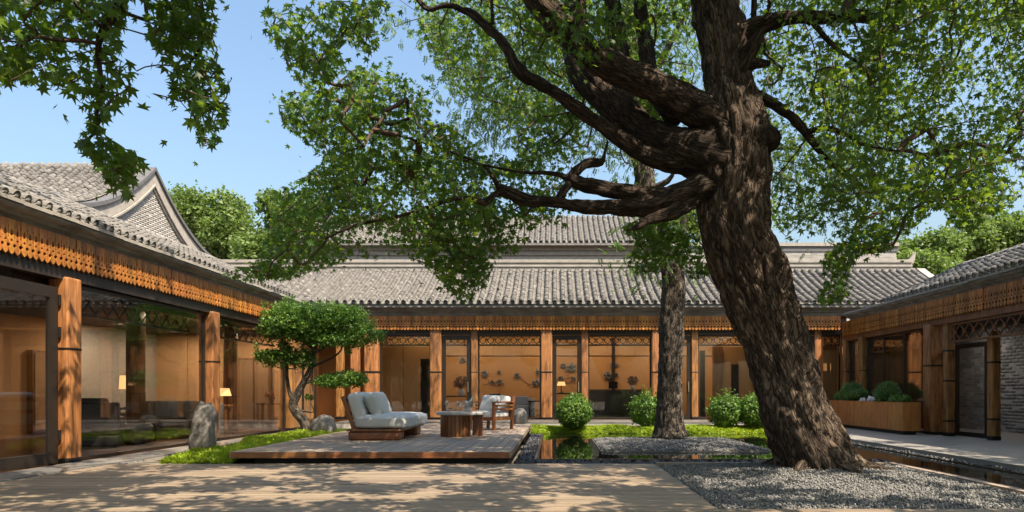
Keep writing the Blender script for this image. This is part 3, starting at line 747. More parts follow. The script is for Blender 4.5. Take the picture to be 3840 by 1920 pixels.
# inside the gallery: inner columns, cane cupboards, dark niche
for x, y in ((-9.45,15.4),(-9.45,19.9)): 
    mb = MB(); mb.box(x-.15, x+.15, y-.15, y+.15, -.02, 2.98); mb.build('inner_column', M['brownwood'], lw, bevel=.05, seg=3, smooth=True)
def cupboard(x0, x1, y0, y1, z0, z1, axis):
    mb = MB(); mb.box(x0, x1, y0, y1, z0, z1); c = mb.build('cupboard', M['brownwood'], lw)
    n = 2
    for i in range(n):
        mb = MB()
        if axis == 'x': a = y0+.06+(y1-y0-.06)*i/n; e = y0+(y1-y0-.06)*(i+1)/n; mb.box(x1, x1+.02, a, e, z0+.06, z1-.06)
        else: a = x0+.06+(x1-x0-.06)*i/n; e = x0+(x1-x0-.06)*(i+1)/n; mb.box(a, e, y0-.02, y0, z0+.06, z1-.06)
        mb.build('cane_door', M['weave'], c)
cupboard(-13.15, -13.0, 17.0, 18.75, .1, 2.15, 'x'); cupboard(-10.25, -9.2, 22.1, 22.24, .1, 2.2, 'y'); cupboard(-13.15,-13.0,13.5,14.9,.1,2.15,'x')
mb = MB(); mb.box(-13.15,-13.1, 19.75, 20.9, .1, 2.3); mb.build('dark_niche', M['black'], lw)
mb = MB(); mb.box(-12.2,-11.95, 22.2, 22.245, -.02, 2.98); mb.build('pilaster', M['wall'], lw)
# =================================================================== RIGHT WING
rw = thing('right_gallery', 'gallery on the right with lattice transoms and an open entrance recess', 'building', (9.8, 13, 0))
Y0R = 5.0
mb = MB(); mb.box(9.62, 14.8, Y0R, 23.0, -.3, .0); mb.build('floor', M['path'], rw)
ZVR = 2.95
mb = MB(); FR.box(mb, Y0R, 23.0, -.12, .09, 2.80, 3.44); mb.build('lintel', M['brownwood'], rw)
valance(rw, FR, Y0R, 22.9, .15, ZVR)
eave_band(rw, FR, Y0R, 22.35, .09, ZVR+.49, ZVR+.665)
cap_slabs(rw, FR, Y0R, 22.35, .05, ZVR+.665)
zrr = lambda r: .41*r+.02*r*r
RRO = (9.8-.36, 0, ZVR+.72)
rl = MB(); rl.extr([(r, zrr(r)-.02) for r in np.linspace(.06, 2.2, 7)]+[(2.2,-.1),(.06,-.1)], Y0R, 19.6, lambda t, p, q: (RRO[0]+p, t, RRO[2]+q))
rl.box(9.7, 12.0, 19.6, 22.6, ZVR+.66, ZVR+.745)
rro = rl.build('roof', M['tile'], rw)
roof(rro, (RRO[0], 0, RRO[2]), R(-90), -19.55, -Y0R, 2.2, zrr, .13, 300, True, .22, mouths=False, ts=.82)
for y, w in ((9.8,.36),(13.75,.36),(17.67,.36),(21.6,.30),(22.85,.24)): column(rw, FR, y, .0, w, .0, 2.85)
column(rw, FR, 17.05, -.05, .2, .0, 2.85, bands=(.35, 1.35, 2.1)); column(rw, FR, 15.62, -.25, .2, .0, 2.5, bands=(.45, 1.75))
glazing(rw, FR, 17.9, 21.4, -.05, .0, 2.82, .07, mull=(19.2, 20.4)); glazing(rw, FR, 21.8, 22.7, -.05, .0, 2.82, .07)
cross_lattice(rw, FR, 17.95, 21.4, -.16, 2.36, 2.74, 'brownwood', .022, True)
cross_lattice(rw, FR, 13.95, 16.9, -.02, 2.36, 2.74, 'brownwood', .024, True)
glazing(rw, FR, 16.12, 17.45, -.45, .0, 2.3, .11, 'door')
mb = MB(); mb.box(9.95, 14.6, 22.85, 23.0, .0, 3.4); mb.build('end_wall', M['dark'], rw)
mb = MB(); mb.box(9.95, 14.6, Y0R, 22.85, 3.0, 3.1); mb.build('ceiling', M['ceil'], rw)
mb = MB(); mb.box(11.2, 11.35, 20.3, 22.8, .0, 3.0); mb.build('dark_screen', M['brownwood'], rw)
# brick rear wall of the recess
mb = MB(); mb.box(12.403, 12.6, Y0R, 22.8, .0, 3.0); bw = mb.build('brick_wall', M['mortar'], rw)
BR = unit_box('brick', M['dbrick']); cnt = 0; rest = []
rows = []
for r in range(int(3.0/.09)):
    y = 11.5+(r % 2)*.14
    while y < 21.6: rows.append((y, .045+r*.09)); y += .28
rows.sort(key=lambda q: -q[0])
off = np.array([9.8, 13, 0]); bwV, bwF = [], []
cube8 = np.array([[x,y,z] for z in (-.5,.5) for x,y in ((-.5,-.5),(.5,-.5),(.5,.5),(-.5,.5))]); cubeF = np.array([(0,3,2,1),(4,5,6,7),(0,1,5,4),(1,2,6,5),(2,3,7,6),(3,0,4,7)])
restp = []
for i, (y, z) in enumerate(rows):
    x = 12.415+rng.normal(0,.003)
    if i < 300: link('brick', BR, bw, (x-9.8, y-13, z), None, (.03, .268, .08))
    else: restp.append((x, y, z))
restp = np.array(restp); V, F = scatter(cube8*np.array([.03,.268,.08]), cubeF, restp, np.tile(np.eye(3), (len(restp),1,1)), 1.0)
o = link('brickwork', npmesh('brickwork', V-off, F, M['dbrick']), bw); o['kind'] = 'stuff'

# =================================================================== GABLED HOUSE, LEFT
gh = thing('gabled_house', 'gabled grey brick house rising behind the left gallery', 'house', (-13, 22, 0))
GX, GY, GZ, GA, GE = -13.0, 22.0, 8.25, 3.95, 6.05
def gz(t):   # underside of the verge at distance t from the peak
    t = abs(t); a = t/GA; return GZ-(GZ-GE)*(1.75*a-.75*a*a) if a < 1.2 else GE
prof = [(GY-GA, 0)]+[(GY+t, gz(t)) for t in np.linspace(-GA, GA, 21)]+[(GY+GA, 0)]
mb = MB(); mb.extr(prof, GX+.0236, -26, lambda t, p, q: (t, p, q)); wall_g = mb.build('wall', M['mortar'], gh)
rows = []
for r in range(int(3.2/.068)):
    z = 5.0+r*.068+.034; y = GY-GA+(r % 2)*.135
    while y < GY+GA:
        if z < gz(y+.12-GY)-.5 and z < gz(y-.12-GY)-.5: rows.append((y, z))
        y += .27
P = np.array([(GX-.0+rng.normal(0,.0006), y, z) for y, z in rows]); d = P[:,1]
vis = [i for i in np.argsort(P[:,1]) if inframe(P[i]) and P[i][2]-CZ > .40*P[i][1]*.72+0]
pick = set(vis[:300]); goff = np.array([-13,22,0]); GB = unit_box('brick', M['brick'])
for i in pick: link('brick', GB, wall_g, tuple(P[i]-goff), None, (.05, .262, .061))
rr_ = P[[i for i in range(len(P)) if i not in pick]]
V, F = scatter(cube8*np.array([.05,.262,.061]), cubeF, rr_, np.tile(np.eye(3), (len(rr_),1,1)), 1.0)
o = link('brickwork', npmesh('brickwork', V-goff, F, M['brick']), wall_g); o['kind'] = 'stuff'
# verge board and its mouldings (sweeping bands)
def verge(dz0, dz1, x0, x1, name, mat, ext=.35, n=26):
    for side in (-1, 1):
        mb = MB(); ts = np.linspace(0, GA+ext, n); top = []; bot = []
        for t in ts: top.append((GY+side*t, gz(t)+dz1)); bot.append((GY+side*t, gz(t)+dz0))
        for i in range(n-1):
            q = [top[i], top[i+1], bot[i+1], bot[i]]
            mb.add([(x0, p, z) for p, z in q]+[(x1, p, z) for p, z in q], [(0,1,2,3),(7,6,5,4),(0,4,5,1),(3,2,6,7),(1,5,6,2),(0,3,7,4)])
        mb.build(name, M[mat], gh)
verge(-.44, -.02, GX+.09, GX-.1, 'verge_board', 'stone'); verge(-.52, -.455, GX+.14, GX-.1, 'verge_moulding', 'stone'); verge(-.60, -.53, GX+.08, GX-.1, 'verge_moulding', 'stone'); verge(-.02, .10, GX+.16, GX-.2, 'verge_coping', 'tileend')
zg = lambda r: None
def zgr(r): return gz(GA+.25-r)-gz(GA+.25)+.0
GRO = (0, GY-GA-.25, gz(GA+.25)+.08)
mb = MB(); mb.box(-26, GX-.1, GY-GA-.3, GY-GA-.05, GRO[2]-.28, GRO[2]-.03); mb.build('eave_moulding', M['stone'], gh)
mb = MB(); mb.extr([(r, zgr(r)-.01) for r in np.linspace(0, 4.2, 12)]+[(8.0, -.3), (0,-.3)], -26, GX-.12, lambda t, p, q: (t, GRO[1]+p, GRO[2]+q)); gro = mb.build('roof', M['tile'], gh)
roof(gro, GRO, 0, -25, GX-.25, 4.18, zgr, .14, 300, True)
# row of round tiles on top of the verge near the eave
# =================================================================== REAR HALL
rh = thing('rear_hall', 'taller tiled hall standing behind the long back hall', 'building', (-3, 34, 0))
RY = 34.0; zrh = lambda r: .45*r+.03*r*r
mb = MB(); mb.box(-12.5, 5.2, RY, RY+6, 0, 8.35); wl = mb.build('wall', M['stone'], rh)
for z0, z1, d in ((6.8,7.0,.10),(7.02,7.15,.16),(7.9,8.1,.1),(8.12,8.3,.2)):
    mb = MB(); mb.box(-12.6, 5.3, RY-d, RY, z0, z1); mb.build('cornice', M['stone'], rh)
me = unit_box('dentil', M['stone'])
for i in range(58): link('dentil', me, rh, (-12.3+i*.3+3, -.13, 7.25), None, (.13,.12,.16))
RHO = (0, RY-.55, 8.40)
mb = MB(); mb.extr([(r, zrh(r)-.02) for r in np.linspace(0, 4, 8)]+[(4,-.1),(0,-.1)], -12.8, 5.4, lambda t, p, q: (t, RHO[1]+p, RHO[2]+q)); rho = mb.build('roof', M['tile'], rh)
roof(rho, RHO, 0, -12.7, 5.3, 4.0, zrh, .14, 300, True)
bwl = thing('brick_wall', 'grey brick wall with a coping behind the right half of the roof', 'wall', (11, 36, 0))
mb = MB(); mb.box(5.4, 18.0, 35.969, 36.4, 0, 8.75); wb_ = mb.build('wall', M['mortar'], bwl)
mb = MB(); mb.box(5.3, 18.1, 35.85, 36.5, 8.77, 8.95); mb.build('coping', M['stone'], bwl); mb = MB(); mb.box(5.3,18.1,35.92,36.0,8.5,8.74); mb.build('coping_course', M['tileend'], bwl)
rows = [(5.5+(r % 2)*.17+i*.34, 6.6+r*.11) for r in range(17) for i in range(37)]
P = np.array([(x, 35.99+rng.normal(0,.003), z) for x, z in rows if x < 17.9]); order = np.argsort(-P[:,2]-0*P[:,0]); pick = set([i for i in order if inframe(P[i]) and P[i][0] > 7][:300])
WB = unit_box('brick', M['brick']); woff = np.array([11,36,0])
for i in pick: link('brick', WB, wb_, tuple(P[i]-woff), None, (.328,.05,.098))
rr_ = P[[i for i in range(len(P)) if i not in pick]]; V, F = scatter(cube8*np.array([.328,.05,.098]), cubeF, rr_, np.tile(np.eye(3), (len(rr_),1,1)), 1.0)
o = link('brickwork', npmesh('brickwork', V-woff, F, M['brick']), wb_); o['kind'] = 'stuff'

# =================================================================== TREES
def catmull(P, n):
    P = np.asarray(P, float); out = []
    Q = np.vstack([2*P[0]-P[1], P, 2*P[-1]-P[-2]])
    for i in range(len(P)-1):
        p0,p1,p2,p3 = Q[i:i+4]; L = np.linalg.norm(p2[:3]-p1[:3]); m = max(2, int(L/n))
        for t in np.arange(m)/m: out.append(.5*((2*p1)+(-p0+p2)*t+(2*p0-5*p1+4*p2-p3)*t*t+(-p0+3*p1-3*p2+p3)*t**3))
    out.append(P[-1]); return np.array(out)
def tube_mesh(name, pts, mat, nseg=24, step=.06, disp=.0, freq=7., flare=None, seed=0, tip=False):
    C = catmull(pts, step); n = len(C); P = C[:, :3]; r = np.maximum(C[:, 3], .004)
    T = np.gradient(P, axis=0); T /= np.linalg.norm(T, axis=1, keepdims=True)
    a = np.array([0, 1, 0]) if abs(T[0][1]) < .9 else np.array([1, 0, 0]); x = np.cross(T[0], a); x /= np.linalg.norm(x)
    X = [x]
    for i in range(1, n):
        x = X[-1]-T[i]*np.dot(X[-1], T[i]); X.append(x/np.linalg.norm(x))
    X = np.array(X); Yv = np.cross(T, X); s = np.concatenate([[0], np.cumsum(np.linalg.norm(np.diff(P, axis=0), axis=1))])
    V = np.zeros((n, nseg+1, 3)); UV = np.zeros((n, nseg+1, 2))
    for i in range(n):
        for k in range(nseg):
            t = 2*PI*k/nseg; c, d = math.cos(t), math.sin(t); rad = r[i]
            if flare: rad *= 1+flare(s[i], t)
            if disp:
                w = noise.noise(Vector((c*r[i]*freq+seed+.35*math.sin(s[i]*3.1), d*r[i]*freq, s[i]*freq*.24)))
                w2 = noise.noise(Vector((c*r[i]*freq*2.6+seed, d*r[i]*freq*2.6, s[i]*freq*1.1+9)))
                big = noise.noise(Vector((c*1.1+seed, d*1.1, s[i]*1.3)))
                rad += disp*(.25-1.5*max(0, .28-abs(w))*2.2+w2*.45)+r[i]*.11*big
            V[i, k] = P[i]+rad*(c*X[i]+d*Yv[i]); UV[i, k] = (k/nseg*2*PI*r.mean(), s[i])
        V[i, nseg] = V[i, 0]; UV[i, nseg] = (2*PI*r.mean(), s[i])
    idx = np.arange(n*(nseg+1)).reshape(n, nseg+1)
    F = np.stack([idx[:-1,:-1], idx[:-1,1:], idx[1:,1:], idx[1:,:-1]], -1).reshape(-1, 4)
    VV = V.reshape(-1, 3); UU = UV.reshape(-1, 2)
    # close the ends
    VV = np.vstack([VV, P[0], P[-1]]); UU = np.vstack([UU, UU[0], UU[-1]]); e0, e1 = len(VV)-2, len(VV)-1
    F = np.vstack([F, np.stack([idx[0,1:], idx[0,:-1], np.full(nseg, e0), np.full(nseg, e0)], -1)[:0]])
    Fc = [(int(idx[-1,k]), int(idx[-1,k+1]), e1, e1) for k in range(0)]
    me = npmesh(name, VV, F, mat, True, UU)
    bm = bmesh.new(); bm.from_mesh(me); bmesh.ops.remove_doubles(bm, verts=bm.verts, dist=1e-4)
    bmesh.ops.holes_fill(bm, edges=[e for e in bm.edges if e.is_boundary]); 
    for f in bm.faces: f.smooth = True
    bm.to_mesh(me); bm.free(); return me
def dpts(lst, base=None):
    out = []
    for dx, dy, D, w in lst:
        p = W(dx, dy, D); out.append((*p, w/2*D/(FPX/1.49068)))
    return out
def limb_obj(name, pts, mat, parent, **kw):
    off = np.array(root_of(parent).location); q = [(p[0]-off[0], p[1]-off[1], p[2]-off[2], p[3]) for p in pts]
    return link(name, tube_mesh(name, q, mat, **kw), parent)

# leaf shapes
def star_leaf():
    ang = [0, 24, 48, 74, 100, 128, 180, -128, -100, -74, -48, -24]
    rad = [1.0, .40, .86, .36, .62, .26, .16, .26, .62, .36, .86, .40]
    V = [(0, 0, .04)]
    for a, r in zip(ang, rad): V.append((r*math.sin(R(a)), r*math.cos(R(a)), -.22*r*r))
    n = len(ang); F = [(0, 1+(k+1) % n, 1+k) for k in range(n)]
    return np.array(V), np.array(F)
STAR = star_leaf()
def small_leaf(w=.36, fold=.12):
    V = np.array([(0,0,0),(w,.5,fold),(0,1,-.05),(-w,.5,fold),(0,.5,0)]); F = np.array([(0,1,4),(1,2,4),(2,3,4),(3,0,4)]); return V, F
SMALL = small_leaf()
def pinnate():
    Vs = []; Fs = []
    for k in range(9):
        if k == 8: p, a = (0, 1.0), 0
        else: p, a = (0, .22+.2*(k//2)), (62 if k % 2 else -62)
        c, s = math.cos(R(-a)), math.sin(R(-a)); b = len(Vs)
        for x, y in ((0,0),(.10,.18),(0,.42),(-.10,.18)): Vs.append((p[0]+x*c-y*s, p[1]+x*s+y*c, -.25*((p[1]+x*s+y*c)**2)*.6-abs(x*c-y*s)*.3))
        Fs += [(b,b+1,b+2),(b,b+2,b+3)]
    return np.array(Vs), np.array(Fs)
PINN = pinnate()
def in_poly(x, y, poly):
    inside = np.zeros(len(x), bool); n = len(poly); j = n-1
    for i in range(n):
        xi, yi = poly[i]; xj, yj = poly[j]
        c = ((yi > y) != (yj > y)) & (x < (xj-xi)*(y-yi)/(yj-yi+1e-9)+xi); inside ^= c; j = i
    return inside
def region(poly, n, D0, D1, holes=(), clump=None):
    px = np.array(poly, float); x0, y0 = px.min(0); x1, y1 = px.max(0); out = []
    while len(out) < n:
        x = rng.uniform(x0, x1, n*3); y = rng.uniform(y0, y1, n*3); ok = in_poly(x, y, poly)
        for h in holes: ok &= ~in_poly(x, y, h)
        out += list(zip(x[ok], y[ok]))
    out = np.array(out[:n]); D = rng.uniform(D0, D1, n)
    P = np.array([W(a, b, d) for (a, b), d in zip(out, D)])
    if clump is not None:   # foliage sits in clumps with open air between them
        P = P[np.array([noise.noise(Vector(p*1.05))+.5*noise.noise(Vector(p*2.3)) for p in P]) > clump]
    return P
def grow(seeds, clusters, alpha=.25, maxlen=9):
    """join every cluster to the nearest node already joined -> list of edges (a, b) and node array"""
    nodes = np.vstack([seeds, clusters]); ns = len(seeds); n = len(nodes)
    dist = np.full(n, 1e9); par = np.full(n, -1); plen = np.zeros(n); done = np.zeros(n, bool); done[:ns] = True
    for i in range(ns, n):
        d = np.linalg.norm(seeds-nodes[i], axis=1); j = d.argmin(); dist[i] = d[j]; par[i] = j
    edges = []
    for _ in range(n-ns):
        i = np.where(done, 1e9, dist).argmin(); done[i] = True; j = par[i]
        plen[i] = plen[j]+np.linalg.norm(nodes[i]-nodes[j]); edges.append((j, i))
        c = np.linalg.norm(nodes-nodes[i], axis=1)+alpha*plen[i]*.3
        m = (~done) & (c < dist); dist[m] = c[m]; par[m] = i
    return nodes, edges, par
def twig_mesh(name, nodes, edges, par, ns, mat, off, r0=.004, k=.0024, sides=4):
    desc = np.ones(len(nodes))
    for j, i in reversed(edges):
        if j >= ns: desc[j] += desc[i]
    Vs = []; Fs = []; c = 0
    for j, i in edges:
        a, b = nodes[j], nodes[i]; d = b-a; L = np.linalg.norm(d)
        if L < 1e-4: continue
        ra = r0+k*math.sqrt(desc[i])*1.05; rb = r0+k*math.sqrt(max(desc[i]-1, .3))
        t = d/L; x = np.cross(t, (0, 0, 1.)); x = x/np.linalg.norm(x) if np.linalg.norm(x) > 1e-3 else np.array([1., 0, 0]); y = np.cross(x, t)
        sag = rng.normal(0, .07*L, 3)
        for f, rad in ((0, ra), (.35, ra*.75+rb*.25), (.7, ra*.4+rb*.6), (1, rb)):
            p = a+d*f+sag*math.sin(PI*f)
            for q in range(sides):
                ang = 2*PI*q/sides; Vs.append(p+rad*(math.cos(ang)*x+math.sin(ang)*y))
        for s in range(3):
            for q in range(sides): Fs.append((c+s*sides+q, c+s*sides+(q+1) % sides, c+(s+1)*sides+(q+1) % sides, c+(s+1)*sides+q))
        c += 4*sides
    return npmesh(name, np.array(Vs)-off, np.array(Fs), mat, True)
def leaves_for(clusters, per, spread, size, hang=.5, flat=.7):
    n = len(clusters)*per; c = np.repeat(clusters, per, 0)
    pos = c+rng.normal(0, 1, (n, 3))*np.array([spread, spread, spread*flat])
    out = rng.normal(0, 1, (n, 3)); out[:, 2] -= 1.2*hang*2
    nr = rng.normal(0, .75, (n, 3)); nr[:, 2] += 1.1
    hz = rng.uniform(0, 1, n) < hang
    nr[hz] = rng.normal(0, 1, (hz.sum(), 3))*np.array([1, 1, .35]); out[hz] = rng.normal(0, .4, (hz.sum(), 3))+np.array([0, 0, -1])
    return pos, frame_from(nr, out), size*rng.uniform(.5, 1.3, n)

TB = np.array([3.68, 9.5, 0.0])
pt = thing('plane_tree', 'huge old leaning tree with furrowed dark bark growing from the gravel bed', 'tree', tuple(TB))
trunk = dpts([(2060,1196,9.50,214),(2048,1165,9.50,188),(2020,1085,9.5,170),(1990,1000,9.5,158),(1958,900,9.5,154),(1925,800,9.5,162),(1890,700,9.5,176),(1858,600,9.5,172),(1843,500,9.5,170),(1845,420,9.5,174),(1846,340,9.5,166),(1836,260,9.5,140),(1826,180,9.5,112),(1815,90,9.5,112),(1800,0,9.5,112),(1785,-120,9.4,104),(1770,-300,9.2,88),(1770,-520,9.0,60),(1790,-800,8.8,30)])
def flare_f(s, t):
    e = math.exp(-s/.32); return e*(-.02+.15*max(0, math.cos(3*t+.8))+.10*max(0, math.cos(5*t)))
limb_obj('trunk', trunk, M['bark'], pt, nseg=130, step=.035, disp=.075, freq=6.0, flare=flare_f, seed=3)
E = lambda z, y: (858.7+.5*z, .5*y); G3 = lambda z, y: (1717.3+.5*z, .5*y)
limbs = [
 ('limb', [(1850,410,9.5,150),(1770,390,9.5,128),(1695,364,9.55,96),(1625,330,9.62,78)]),
 ('limb', [(1860,340,9.48,130),(1775,288,9.40,96),(1690,240,9.3,80),(1600,196,9.15,74),(1500,146,9.0,70),(1432,86,8.9,70),(1372,20,8.8,68),(1310,-60,8.7,60),(1200,-200,8.4,46),(1050,-380,7.9,34),(860,-560,7.3,26),(620,-640,6.8,20),(430,-560,6.5,15)]),
 ('limb', [(1838,420,9.5,120),(1740,395,9.55,100),(1640,352,9.65,82),(1570,290,9.8,86),(1520,240,9.9,80),(1472,190,10.0,78),(1452,130,10.1,66),(1450,40,10.2,56),(1440,-80,10.3,46),(1420,-260,10.5,30)]),
 ('limb', [(1575,330,9.8,80),(1562,250,9.95,60),(1558,160,10.1,52),(1548,60,10.2,44),(1530,-80,10.3,34),(1500,-250,10.4,20)]),
 ('limb', [(1700,300,9.7,60),(1640,210,9.9,44),(1624,120,10.1,40),(1612,30,10.2,34),(1600,-120,10.4,24)]),
 ('limb', [(1740,410,9.5,60),(1650,398,9.48,50),(1579,362,9.4,42),(1509,312,9.3,36),(1449,270,9.25,33),(1379,222,9.2,30),(1309,180,9.1,33),(1274,118,9.05,26),(1219,62,9.0,22),(1179,30,9.0,17),(1124,15,8.95,13),(1079,24,8.9,11),(1040,-10,8.9,9)]),
 ('limb', [(1850,470,9.5,120),(1770,474,9.42,84),(1709,492,9.3,64),(1640,516,9.25,56),(1560,521,9.2,40),(1459,520,9.2,32),(1409,510,9.2,25),(1334,506,9.2,29),(1290,490,9.2,31),(1262,476,9.2,27),(1252,470,9.2,18)]),
 ('limb', [(1272,478,9.2,24),(1240,492,9.15,16),(1220,510,9.1,20),(1184,500,9.0,14),(1144,500,8.95,11),(1080,520,8.9,10),(1000,545,8.8,9),(900,565,8.7,7),(820,600,8.6,5)]),
 ('limb', [(1700,500,9.28,50),(1640,496,9.3,52),(1560,482,9.3,40),(1484,468,9.3,38),(1440,452,9.3,30),(1452,428,9.35,24),(1484,410,9.4,24),(1512,408,9.4,16),(1520,385,9.4,8),(1528,355,9.4,5)]),
 ('limb', [(1438,455,9.3,22),(1410,440,9.3,13),(1360,434,9.3,10),(1318,434,9.3,8),(1240,420,9.25,7),(1150,400,9.2,6)]),
 ('limb', [(1405,505,9.22,24),(1418,480,9.24,22),(1440,455,9.3,22)]),
 ('limb', [(1745,500,9.38,50),(1690,535,9.2,38),(1640,550,9.1,28),(1600,572,9.0,16),(1578,580,8.95,5)]),
 ('limb', [(1255,470,9.2,14),(1230,430,9.2,9),(1212,418,9.2,8),(1180,400,9.2,7),(1100,370,9.1,6),(1000,340,9.0,5)]),
 ('limb', [(1850,230,9.5,40),(1902,240,9.45,28),(1957,270,9.4,26),(1997,300,9.35,23),(2032,340,9.3,20),(2067,385,9.25,15),(2117,430,9.2,12),(2172,470,9.15,8)]),
 ('limb', [(2032,332,9.3,16),(2077,322,9.25,14),(2132,340,9.2,11),(2167,362,9.1,8),(2260,380,9.0,5)]),
 ('limb', [(1830,120,9.5,70),(1900,70,9.4,46),(1990,45,9.2,32),(2067,45,9.1,30),(2167,40,8.9,30),(2207,46,8.8,26),(2247,20,8.7,22),(2300,-10,8.5,20),(2400,-80,8.2,16),(2560,-140,7.8,10)]),
 ('limb', [(2040,50,9.1,14),(2087,105,9.0,13),(2147,150,8.9,8),(2220,190,8.8,5)]),
 ('limb', [(1855,190,9.4,70),(1880,140,9.25,46),(1902,100,9.15,30),(1915,78,9.1,20)]),
 ('limb', [(1860,165,9.4,50),(1905,160,9.2,24),(1938,158,9.1,10)]),
 ('limb', [(1895,110,9.4,14),(1896,40,9.4,15),(1900,-60,9.4,13),(1910,-200,9.4,9)]),
 ('limb', [(1850,350,9.45,130),(1905,348,9.3,100),(1940,352,9.2,60),(1952,356,9.15,40),(1956,358,9.13,16)]),
 ('limb', [(1240,60,9.0,9),(1236,0,9.0,8),(1240,-60,9.0,6)]),
 ('limb', [(430,-560,6.5,15),(340,-160,6.2,26),(303,5,6.2,22),(262,72,6.2,19),(248,110,6.2,15),(250,170,6.2,12),(258,220,6.2,11),(243,280,6.2,9),(240,335,6.2,8),(222,352,6.2,7),(250,400,6.2,5),(280,450,6.2,3)]),
 ('limb', [(470,-200,6.4,14),(505,0,6.4,10),(513,60,6.4,8),(505,120,6.4,6),(470,180,6.4,5),(500,260,6.4,4),(520,330,6.4,3)]),
 ('limb', [(1780,-300,9.2,60),(1700,-500,8.2,50),(1500,-900,7.0,40),(1300,-1600,5.6,28),(1100,-2600,4.4,16)]),
 ('limb', [(1780,-300,9.2,60),(1900,-520,8.0,46),(2100,-900,6.9,36),(2300,-1500,5.6,26)]),
]
seeds = []
for a_, L_, w_ in ((-.35,.75,.10),(.6,.55,.08),(-2.3,.6,.09),(-1.3,.7,.10),(2.7,.55,.09)):
    c_, d_ = math.cos(a_), math.sin(a_); x_, y_ = 3.66+.36*c_, 9.5+.36*d_
    limb_obj('root', [(x_-.2*c_, y_-.2*d_, .42, w_*1.3),(x_+.10*c_, y_+.10*d_, .15, w_),(x_+.55*L_*c_, y_+.55*L_*d_, .06, w_*.7),(x_+L_*c_+.05, y_+L_*d_, -.03, w_*.3)], M['bark'], pt, nseg=18, step=.05, disp=.012, freq=12, seed=a_)
for i, (nm, l) in enumerate(limbs):
    p = dpts(l); w0 = max(q[3] for q in p)
    fine = w0 > .09
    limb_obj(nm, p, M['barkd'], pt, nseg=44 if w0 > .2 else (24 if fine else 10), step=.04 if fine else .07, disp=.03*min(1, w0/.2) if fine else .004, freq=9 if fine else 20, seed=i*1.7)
    seeds.append(catmull(p, .12)[:, :3])
seeds = np.vstack(seeds)

A1 = [(-120,-60),(330,-60),(318,60),(300,110),(345,180),(335,250),(270,260),(215,258),(150,225),(40,215),(-120,240)]
A2 = [(195,255),(300,250),(270,300),(262,340),(310,370),(372,410),(335,430),(340,505),(290,490),(255,430),(190,360),(225,300)]
B1 = [(345,-60),(520,-60),(548,45),(530,90),(556,120),(560,175),(595,195),(575,225),(572,290),(550,368),(500,368),(490,322),(470,290),(430,280),(385,235),(440,235),(430,160),(400,140),(370,90)]
C1 = [(660,25),(760,0),(985,0),(985,45),(945,60),(955,120),(905,130),(870,100),(850,130),(880,185),(840,190),(800,230),(735,205),(700,120),(670,75)]
D1 = [(695,245),(780,215),(830,225),(900,165),(965,160),(1040,195),(1092,260),(1080,300),(1135,315),(1190,360),(1255,400),(1440,420),(1450,485),(1400,500),(1250,500),(1240,620),(1170,640),(1000,640),(880,655),(720,705),(650,700),(660,640),(680,560),(690,480),(770,440),(815,405),(760,350),(715,320)]
D2 = [(1000,560),(1240,500),(1440,525),(1430,560),(1400,640),(1340,600),(1290,640),(1240,650),(1230,705),(1175,770),(1130,735),(1100,690),(1020,640)]
D3 = [(560,690),(640,650),(720,690),(600,705)]
E1 = [(1010,-90),(1740,-90),(1745,240),(1660,330),(1500,300),(1460,400),(1330,430),(1260,330),(1200,260),(1150,230),(1085,150),(1065,90)]
F1 = [(1880,-90),(2760,-90),(2760,430),(2600,440),(2545,520),(2440,470),(2330,545),(2280,590),(2190,600),(2060,590),(1990,610),(1945,560),(1938,420),(1900,300),(1890,200)]
F2 = [(2150,570),(2240,590),(2250,625),(2160,640),(2130,690),(2135,760),(2060,765),(2050,740),(2090,690),(2060,660)]
F3 = [(2370,500),(2460,470),(2540,520),(2480,545),(2440,585),(2385,560)]
G1 = [(1395,15),(1570,0),(1600,60),(1560,110),(1500,90),(1440,160),(1400,110)]
H2 = [(1560,560),(1620,545),(1700,570),(1790,610),(1800,690),(1740,700),(1690,650),(1640,690),(1570,680),(1600,620)]
roofgap = [[(880,562),(1000,572),(1000,640),(880,640)], [(1262,548),(1600,548),(1600,615),(1262,615)]]
skygap = [[(2400,180),(2450,180),(2450,290),(2400,280)],[(2030,560),(2100,545),(2120,600),(2040,610)]]
near = np.vstack([region(A1, 125, 5.7, 6.9), region(A2, 34, 5.8, 6.6), region(B1, 76, 5.9, 6.9)])
cl = np.vstack([region(C1, 58, 7.6, 9.2), region(D1, 740, 9.35, 12.6, roofgap, -.06), region([(x, y) for x, y in D1 if x < 1200], 60, 8.4, 9.3), region(D2, 105, 9.35, 11.2, roofgap), region(H2, 44, 9.9, 11.0), region(D3, 10, 9, 10), region(E1, 860, 10.3, 14.5, (), -.06),
     region(F1, 900, 9.9, 14.2, skygap, -.05), region([(2010,-90),(2760,-90),(2760,400),(2540,440),(2440,470),(2330,545),(2190,590),(2070,540),(2040,300)], 430, 7.0, 9.9, skygap, -.02), region(F2, 46, 8.6, 10.0), region(F3, 34, 8.2, 10.5), region(G1, 14, 8.0, 8.6)])
